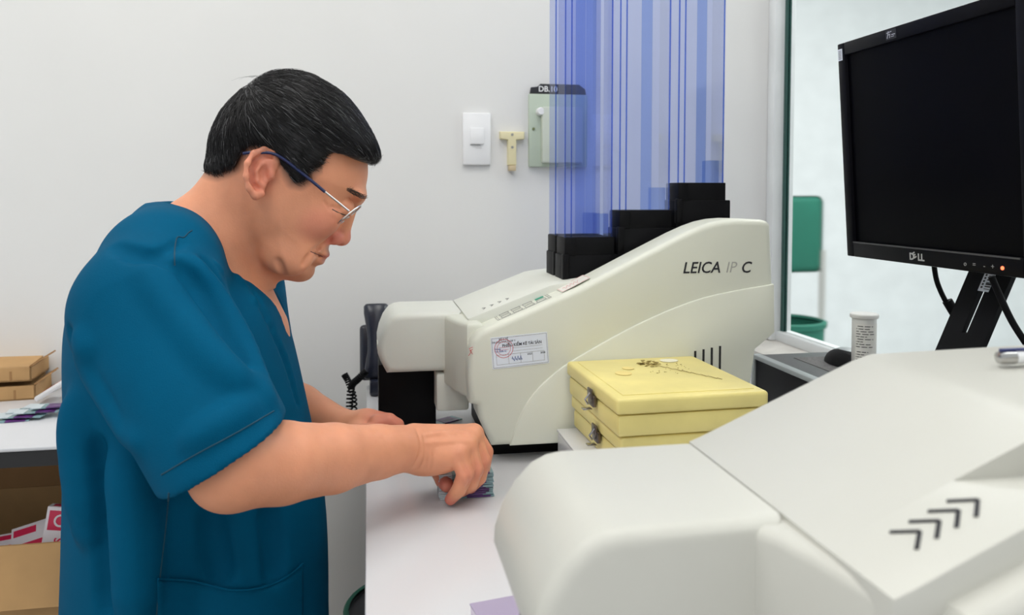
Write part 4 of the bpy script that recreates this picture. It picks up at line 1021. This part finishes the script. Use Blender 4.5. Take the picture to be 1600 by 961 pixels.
# ---- hair: a shaped cap plus strands
HAIR = [(322, 266), (324, 245), (328, 224), (335, 200), (349, 174), (364, 156), (381, 141), (400, 127), (420, 116), (448, 111), (470, 113), (490, 119), (520, 135), (545, 155), (568, 185), (584, 213), (593, 236), (590, 248), (582, 255),
        (572, 256), (556, 252), (538, 245), (520, 243), (513, 252), (505, 262), (492, 270), (486, 280), (476, 287), (466, 285), (458, 272), (447, 258), (436, 247), (424, 238), (410, 232), (396, 238), (387, 250), (380, 262), (366, 268), (350, 273), (336, 271)]
hp = smooth_poly(HAIR, n=3)
OUT = [(322, 266), (324, 245), (328, 224), (335, 200), (349, 174), (364, 156), (381, 141), (400, 127), (420, 116), (448, 111), (470, 113), (490, 119), (520, 135), (545, 155), (568, 185), (584, 213), (593, 236), (592, 262), (570, 330), (500, 400), (420, 420), (340, 330)]
op_ = smooth_poly(OUT, n=3)
def w_hair(x, z):
    d = np.clip(-poly_sd(x[:, 0], z[0, :], np.array(hp, np.float32)), 0, 1)
    return w_head(x, z)+.0015+.0095*np.clip(d/.030, 0, 1)**.7
hf = Field((-.24, YC-.11, 1.16), (.05, YC+.11, 1.36), .0020)
hf.slabpoly(op_, YC, w_hair, .074, 0, ymax=.10)
hpa = np.array(hp, np.float32)
hf.op(lambda X, Y, Z: np.broadcast_to(poly_sd(X[:, 0, 0], Z[0, 0, :], hpa)[:, None, :], (X.shape[0], Y.shape[1], Z.shape[2])), (-.24, YC-.11, 1.16), (.05, YC+.11, 1.36), .004, 'and')
CV, CF = hf.mesh(1)
hair = np_mesh('hair', CV, CF, M_hair, person)
tri = CV[CF]; cen = tri.mean(1); nrm = np.cross(tri[:, 2]-tri[:, 0], tri[:, 3]-tri[:, 1]); nrm /= np.linalg.norm(nrm, axis=1)[:, None]+1e-12
# outward normals
hc = np.array(P3(440, 230, YC)); flip = ((cen-hc)*nrm).sum(1) < 0; nrm[flip] *= -1
crown = np.array(P3(392, 138, YC))
sel = rng.choice(len(cen), 13000)
bms_v, bms_f, matid = [], [], []
for i in sel:
    p = cen[i]; n_ = nrm[i]
    if n_ @ (p-hc) < 0.2*np.linalg.norm(p-hc): continue
    d = p-crown; d[1] *= .55
    fwd = np.array([.6, 0, -.25])*np.clip((p[0]-crown[0])/.08, 0, 1) + np.array([-.12, 0, -.5])*np.clip((crown[0]+.02-p[0])/.06, 0, 1)
    d = d/(np.linalg.norm(d)+1e-6)*.9+fwd+rng.normal(0, .16, 3); d -= n_*(d @ n_); d /= np.linalg.norm(d)+1e-9
    low = np.clip((p[2]-1.205)/.05, .5, 1)
    L = (.012+.016*rng.random())*low; lift = (.0008+.0022*rng.random())*low
    side = np.cross(d, n_); w0 = .00030+.00016*rng.random()
    k0 = len(bms_v)
    for t_ in (0, .35, .7, 1.0):
        q = p+d*L*t_+n_*(lift*math.sin(math.pi*min(t_*.75+.1, 1))+.0002)-n_*(L*t_)**2*5.0
        w = w0*(1-.75*t_); bms_v += [q-side*w, q+side*w, q+n_*w]
    for s_ in range(3):
        a = k0+3*s_
        for j in range(3): bms_f.append((a+j, a+(j+1) % 3, a+3+(j+1) % 3, a+3+j))
    matid += [1 if rng.random() < .07 else 0]*9
for i in range(9):
    p = np.array(P3(395+random.uniform(0, 60), 122-random.uniform(0, 4), YC+random.uniform(-.03, .02))); d = np.array([-.9, random.uniform(-.3, .2), random.uniform(.15, .4)]); L = random.uniform(.012, .03); k0 = len(bms_v)
    for t_ in (0, .35, .7, 1.0):
        q = p+d*L*t_+np.array([0, 0, -.35*L*t_*t_]); w = .00028*(1-.7*t_); bms_v += [q+np.array([0, w, 0]), q-np.array([0, w, 0]), q+np.array([0, 0, w])]
    for s_ in range(3):
        a = k0+3*s_
        for j in range(3): bms_f.append((a+j, a+(j+1) % 3, a+3+(j+1) % 3, a+3+j))
    matid += [0]*9
so = np_mesh('hair_strands', np.array(bms_v), np.array(bms_f), M_hair, hair); so.data.materials.append(M_hairg); so['kind'] = 'stuff'
so.data.polygons.foreach_set('material_index', matid[:len(so.data.polygons)])
# eyebrows and lid lines follow the face
hb = BVHTree.FromPolygons([tuple(v) for v in HV], [tuple(f) for f in HF])
def face_hit(px, py):
    d = ray(px, py).normalized(); r = hb.ray_cast(Vector((0, 0, EYE)), d)
    if r[0] is None: return None, None
    return r[0], (r[1] if r[1].dot(d) < 0 else -r[1])
mir = lambda v: Vector((v.x, 2*YC-v.y, v.z))
for s_ in (-1, 1):
    f_ = (lambda v: v) if s_ < 0 else mir
    bm = bmesh.new()
    for i in range(95):
        t_ = random.random(); x = 541+27*t_; y = 295.5+12*t_+random.uniform(-3.5, 3.5)*(1-.35*abs(t_-.5))
        h, n_ = face_hit(x, y)
        if h is None: continue
        d = Vector((.75, -.15, -.35))+Vector((random.gauss(0, .18), random.gauss(0, .18), random.gauss(0, .18))); d = (d-n_*d.dot(n_)).normalized()
        bm_tube(bm, [f_(h+n_*.0002), f_(h+n_*.0012+d*.003), f_(h+n_*.0012+d*.0065)], [.00028, .00024, .0001], 3)
    bm_obj('eyebrow', bm, M_brow, person)
    for nm, pts, rr in (('lash_line', ((519, 327), (526, 331), (533, 334), (540, 336), (546, 336)), .0007), ('mouth_line', ((485, 393), (491, 395.5), (497, 398), (504, 401)), .0006), ('lid_crease', ((517, 322), (525, 324), (534, 325), (544, 324)), .0003)):
        q = [face_hit(*p)[0] for p in pts]; q = [f_(v) for v in q if v is not None]
        if len(q) > 2: tube(nm, catmull(q, 4), rr, {'lash_line': M_brow, 'mouth_line': M_mouth}.get(nm, M_skin), person, n=6)

# ---- glasses: worn, a thing of its own
gl = thing('glasses', 'half-rim silver spectacles with navy temples on the man', 'glasses', A(545, 336, 0))
M_navyt = mat('navy_temple', srgb(22, 34, 78), .3)
for s_ in (-1, 1):
    T = lambda x, y, o: tuple(at(x, y, YC-.078)[i] if i != 1 else YC+s_*o for i in range(3))
    tm = tube('temple', catmull([T(381, 240, .082), T(400, 239, .0865), T(432, 242, .0835), T(470, 269, .0815), T(508, 300, .079)], 5), .0019, M_navyt, gl)
    tube('temple_joint', [T(507, 299, .079), T(527, 315, .0765), T(545, 330, .0715)], .0013, M_silver, gl)
    cL = Vector(A(546, 336, s_*.036)); tb = (Vector(A(561, 323, 0))-Vector(A(529, 349, 0))).normalized()
    wd = Vector((-.22*1, s_*1.0, -.10)).normalized(); wd = (wd-tb*wd.dot(tb)).normalized()
    loop = []
    for k in range(28):
        a = 2*math.pi*k/28; c_, s2 = math.cos(a), math.sin(a)
        loop.append(cL+wd*math.copysign(abs(c_)**.7, c_)*.027+tb*math.copysign(abs(s2)**.75, s2)*.0185)
    bm = bmesh.new(); bm.faces.new([bm.verts.new(p) for p in loop]); ln_ = bm_obj('lens', bm, M_lens, gl, smooth=False)
    tube('rim', loop+[loop[0]], .0010, M_silver, gl, n=6)
    tube('nose_pad', [cL-wd*.022-tb*.002, cL-wd*.022-tb*.002+Vector((-.007, 0, -.003))], .0016, M_silver, gl, n=6)
tube('bridge', catmull([tuple(Vector(A(552, 331, -.010))), tuple(Vector(A(558, 329, 0))), tuple(Vector(A(552, 331, .010)))], 5), .0011, M_silver, gl)

# ---- scrub top
TOR = [(262, 331), (225, 344), (183, 368), (148, 402), (124, 445), (110, 500), (107, 560), (109, 640), (107, 740), (104, 850), (101, 961), (100, 1080), (115, 1170), (300, 1190), (490, 1170), (512, 1080), (512, 961),
       (511, 870), (506, 790), (493, 710), (480, 650), (464, 580), (450, 525), (436, 478), (412, 446), (370, 412), (320, 372), (290, 350)]
TY = 1.045
tor = smooth_poly(TOR, TY, 3)
def w_tor(x, z):
    w = np.interp(z, [.40, .55, .75, .95, 1.08, 1.20], [.185, .19, .185, .19, .185, .15]); f = np.interp(x, [-.24, -.19], [0, 1])*np.interp(z, [.86, .98], [1, 0])
    return (w*(1-.27*f)).astype(np.float32)
ft = Field((-.46, .70, .40), (.06, 1.42, 1.18), .0030)
ft.slabpoly(tor, YC, w_tor, .13, 0, ymax=.22)
ft.chain([(P3(275, 375, YC-.03), .050), (P3(254, 414, .955), .054), (P3(238, 462, .905), .060)], .03)
ft.chain([(P3(275, 375, YC+.03), .050), (P3(262, 410, 2*YC-.955), .056), ((SH[0]+.02, 2*YC-.905, SH[2]-.01), .064)], .03)
HEMC = np.array(P3(352, 712, .81)); HN = np.array([.50, 0, -.866])
def sleeve(a, b, r1, r2, hc, hn, k):
    a = np.array(a); b = np.array(b)
    def fn(X, Y, Z):
        f = f_cone(X, Y, Z, a, b, r1, r2); pl = (X-hc[0])*hn[0]+(Y-hc[1])*hn[1]+(Z-hc[2])*hn[2]
        inner = f_cone(X, Y, Z, a+(b-a)*.72, b+(b-a)*.3, r2-.006, r2-.0075)
        g = -smin(-f, -pl, .006)
        return np.where(pl > -.035, -smin(-g, inner, .004), g)
    ft.op(fn, np.minimum(a, b)-r1-.02, np.maximum(a, b)+r1+.02, k)
sleeve(P3(236, 494, .900), P3(362, 730, .808), .0790, .0690, HEMC, HN, .02)
eL = Vector(ELl); sL = Vector(SL_); hcl = sL.lerp(eL, .82); hnl = (eL-sL).normalized()
sleeve(tuple(sL+Vector((0, -.01, -.01))), tuple(sL.lerp(eL, .9)), .079, .068, tuple(hcl), tuple(hnl), .02)
# neck opening
NH = [(255, 325), (268, 331), (292, 350), (318, 366), (350, 386), (378, 414), (396, 446), (420, 478), (447, 522), (480, 480), (440, 380), (330, 270)]
def w_hole(x, z): return np.interp(x, [at(300, 400, YC).x, at(380, 400, YC).x, at(425, 400, YC).x, at(450, 400, YC).x], [.066, .058, .034, .018]).astype(np.float32)*np.ones_like(z)
ft.slabpoly(smooth_poly(NH, YC, 4), YC, w_hole, .024, .005, 'sub', ymax=.08)
# folds (soft ridges and grooves laid along the cloth)
def fold(pts, r, k, mode='add'):
    ft.chain([(P3(x, y, Y), r) for x, y, Y in pts], k, mode)
ft.carve([([(108, 518), (140, 575), (175, 635), (205, 685)], .007, .010, 0), ([(120, 560), (150, 620), (185, 690)], .003, .014, 0),
          ([(277, 412), (305, 440), (345, 505), (380, 570), (402, 622)], .011, .010, 0), ([(318, 405), (360, 460), (400, 530), (428, 600)], .006, .007, 0), ([(352, 420), (392, 475), (430, 545), (452, 615)], .006, .006, 0),
          ([(386, 445), (418, 495), (448, 565), (466, 630)], .005, .006, 0), ([(180, 385), (225, 400), (262, 412)], .006, .012, 0), ([(262, 775), (256, 850), (248, 960)], .006, .008, 0),
          ([(150, 700), (165, 820), (170, 950)], .003, .022, 0), ([(330, 800), (340, 870), (345, 900)], .003, .02, 0), ([(420, 800), (428, 850), (430, 900)], .003, .02, 0), ([(200, 400), (250, 395), (285, 378)], .002, .012, 0)])
ft.carve([([(300, 405), (340, 455), (385, 530), (415, 600)], .005, .011, -.003), ([(338, 415), (378, 468), (418, 540), (442, 608)], .004, .008, -.0025), ([(370, 432), (406, 487), (442, 560), (460, 622)], .0035, .007, -.002),
          ([(130, 530), (165, 600), (215, 690)], .006, .022, -.004), ([(230, 430), (290, 510), (350, 580), (415, 625)], .006, .024, -.004), ([(120, 640), (135, 780), (138, 940)], .008, .03, -.005), ([(200, 720), (212, 830), (212, 950)], .008, .03, -.005),
          ([(300, 690), (350, 660), (400, 632)], .005, .02, -.004)], 'add')
TV, TF = ft.mesh(2)
shirt = np_mesh('scrub_top', TV, TF, M_scrub, person)
shirt['label'] = 'teal short-sleeved V-neck scrub top'
# seams, pocket and collar edge follow the cloth surface
bvh = BVHTree.FromPolygons([tuple(v) for v in TV], [tuple(f) for f in TF])
def hit(px, py, off=.0012):
    o = Vector((0, 0, EYE)); d = ray(px, py).normalized(); r = bvh.ray_cast(o, d)
    return (r[0]-d*off) if r[0] is not None else None
def seam(name, pts, r=.0010, m=M_seam, par=None):
    q = []
    P = catmull([Vector((a, b)) for a, b in pts], 10)
    for p in P:
        h = hit(p.x, p.y, .0004)
        if h is not None: q.append(h)
    if len(q) > 2: tube(name, q, r, m, par or shirt, n=6)
seam('side_seam', [(264, 770), (258, 830), (250, 900), (244, 965)])
seam('shoulder_seam', [(300, 360), (294, 364), (287, 371), (277, 371), (273, 390), (273, 415)], .0007)
seam('hem_stitch', [(252, 742), (310, 708), (370, 676), (428, 642)], .0007)
# pocket: a patch lifted off the cloth
pv, pf = [], []
top = catmull([Vector(p) for p in ((247, 905), (300, 908), (360, 922), (410, 918), (450, 900), (474, 880))], 5)
rows = 8
for p in top:
    for j in range(rows):
        yy = p.y+(1010-p.y)*j/(rows-1); h = hit(p.x, yy, .0032 if j else .0045)
        pv.append(h if h is not None else (pv[-1] if pv else Vector((0, 0, 0))))
for i in range(len(top)-1):
    for j in range(rows-1): a = i*rows+j; pf.append((a, a+1, a+rows+1, a+rows))
pk = mesh_obj('pocket', pv, pf, M_scrub, shirt, True)
sm = pk.modifiers.new('thickness', 'SOLIDIFY'); sm.thickness = .0012
tube('pocket_hem', [pv[i*rows] for i in range(len(top))], .0013, M_scrub, pk, n=6)

# ---- trousers, shoes, stool
fp = Field((-.42, .78, .08), (.36, 1.36, .70), .0065)
fp.ell((-.235, YC, .475), (.15, .180, .105), .02)
for s_ in (-1, 1):
    fp.chain([((-.20, YC+.085*s_, .465), .080), ((.12, YC+.090*s_, .468), .062), ((.17, YC+.090*s_, .445), .058), ((.15, YC+.090*s_, .28), .052), ((.13, YC+.090*s_, .11), .050)], .012)
PV, PF = fp.mesh(1)
np_mesh('trousers', PV, PF, M_scrub, person)
for s_ in (-1, 1):
    fs = Field((.02, YC+.090*s_-.07, 0.0), (.34, YC+.090*s_+.07, .16), .004)
    fs.chain([((.115, YC+.090*s_, .055), .040), ((.20, YC+.090*s_, .042), .038), ((.27, YC+.093*s_, .034), .031)], .02)
    fs.op(lambda X, Y, Z: np.broadcast_to(.004-Z, (X.shape[0], Y.shape[1], Z.shape[2])), (.0, .7, -.1), (.4, 1.4, .3), .004, 'and')
    a_, b_ = fs.mesh(1); np_mesh('shoe', a_, b_, M_black, person)
st = thing('stool', 'round black stool under the man', 'stool', (-.235, YC, 0))
lathe('seat_cushion', [(0, .325), (.165, .325), (.175, .34), (.172, .355), (.15, .362), (0, .364)], (-.235, YC, 0), M_black, st)
lathe('post', [(0, .06), (.025, .06), (.025, .324), (0, .324)], (-.235, YC, 0), M_chrome, st, n=16)
for k in range(5):
    a = 2*math.pi*k/5+.5; tube('base_leg', [(-.235, YC, .075), (-.235+.23*math.cos(a), YC+.23*math.sin(a), .055)], [.018, .013], M_chrome, st)
    lathe('castor', [(0, -.022), (.012, -.020), (.022, 0), (.012, .020), (0, .022)], (-.235+.23*math.cos(a), YC+.23*math.sin(a), .0225), M_black, st, n=14)
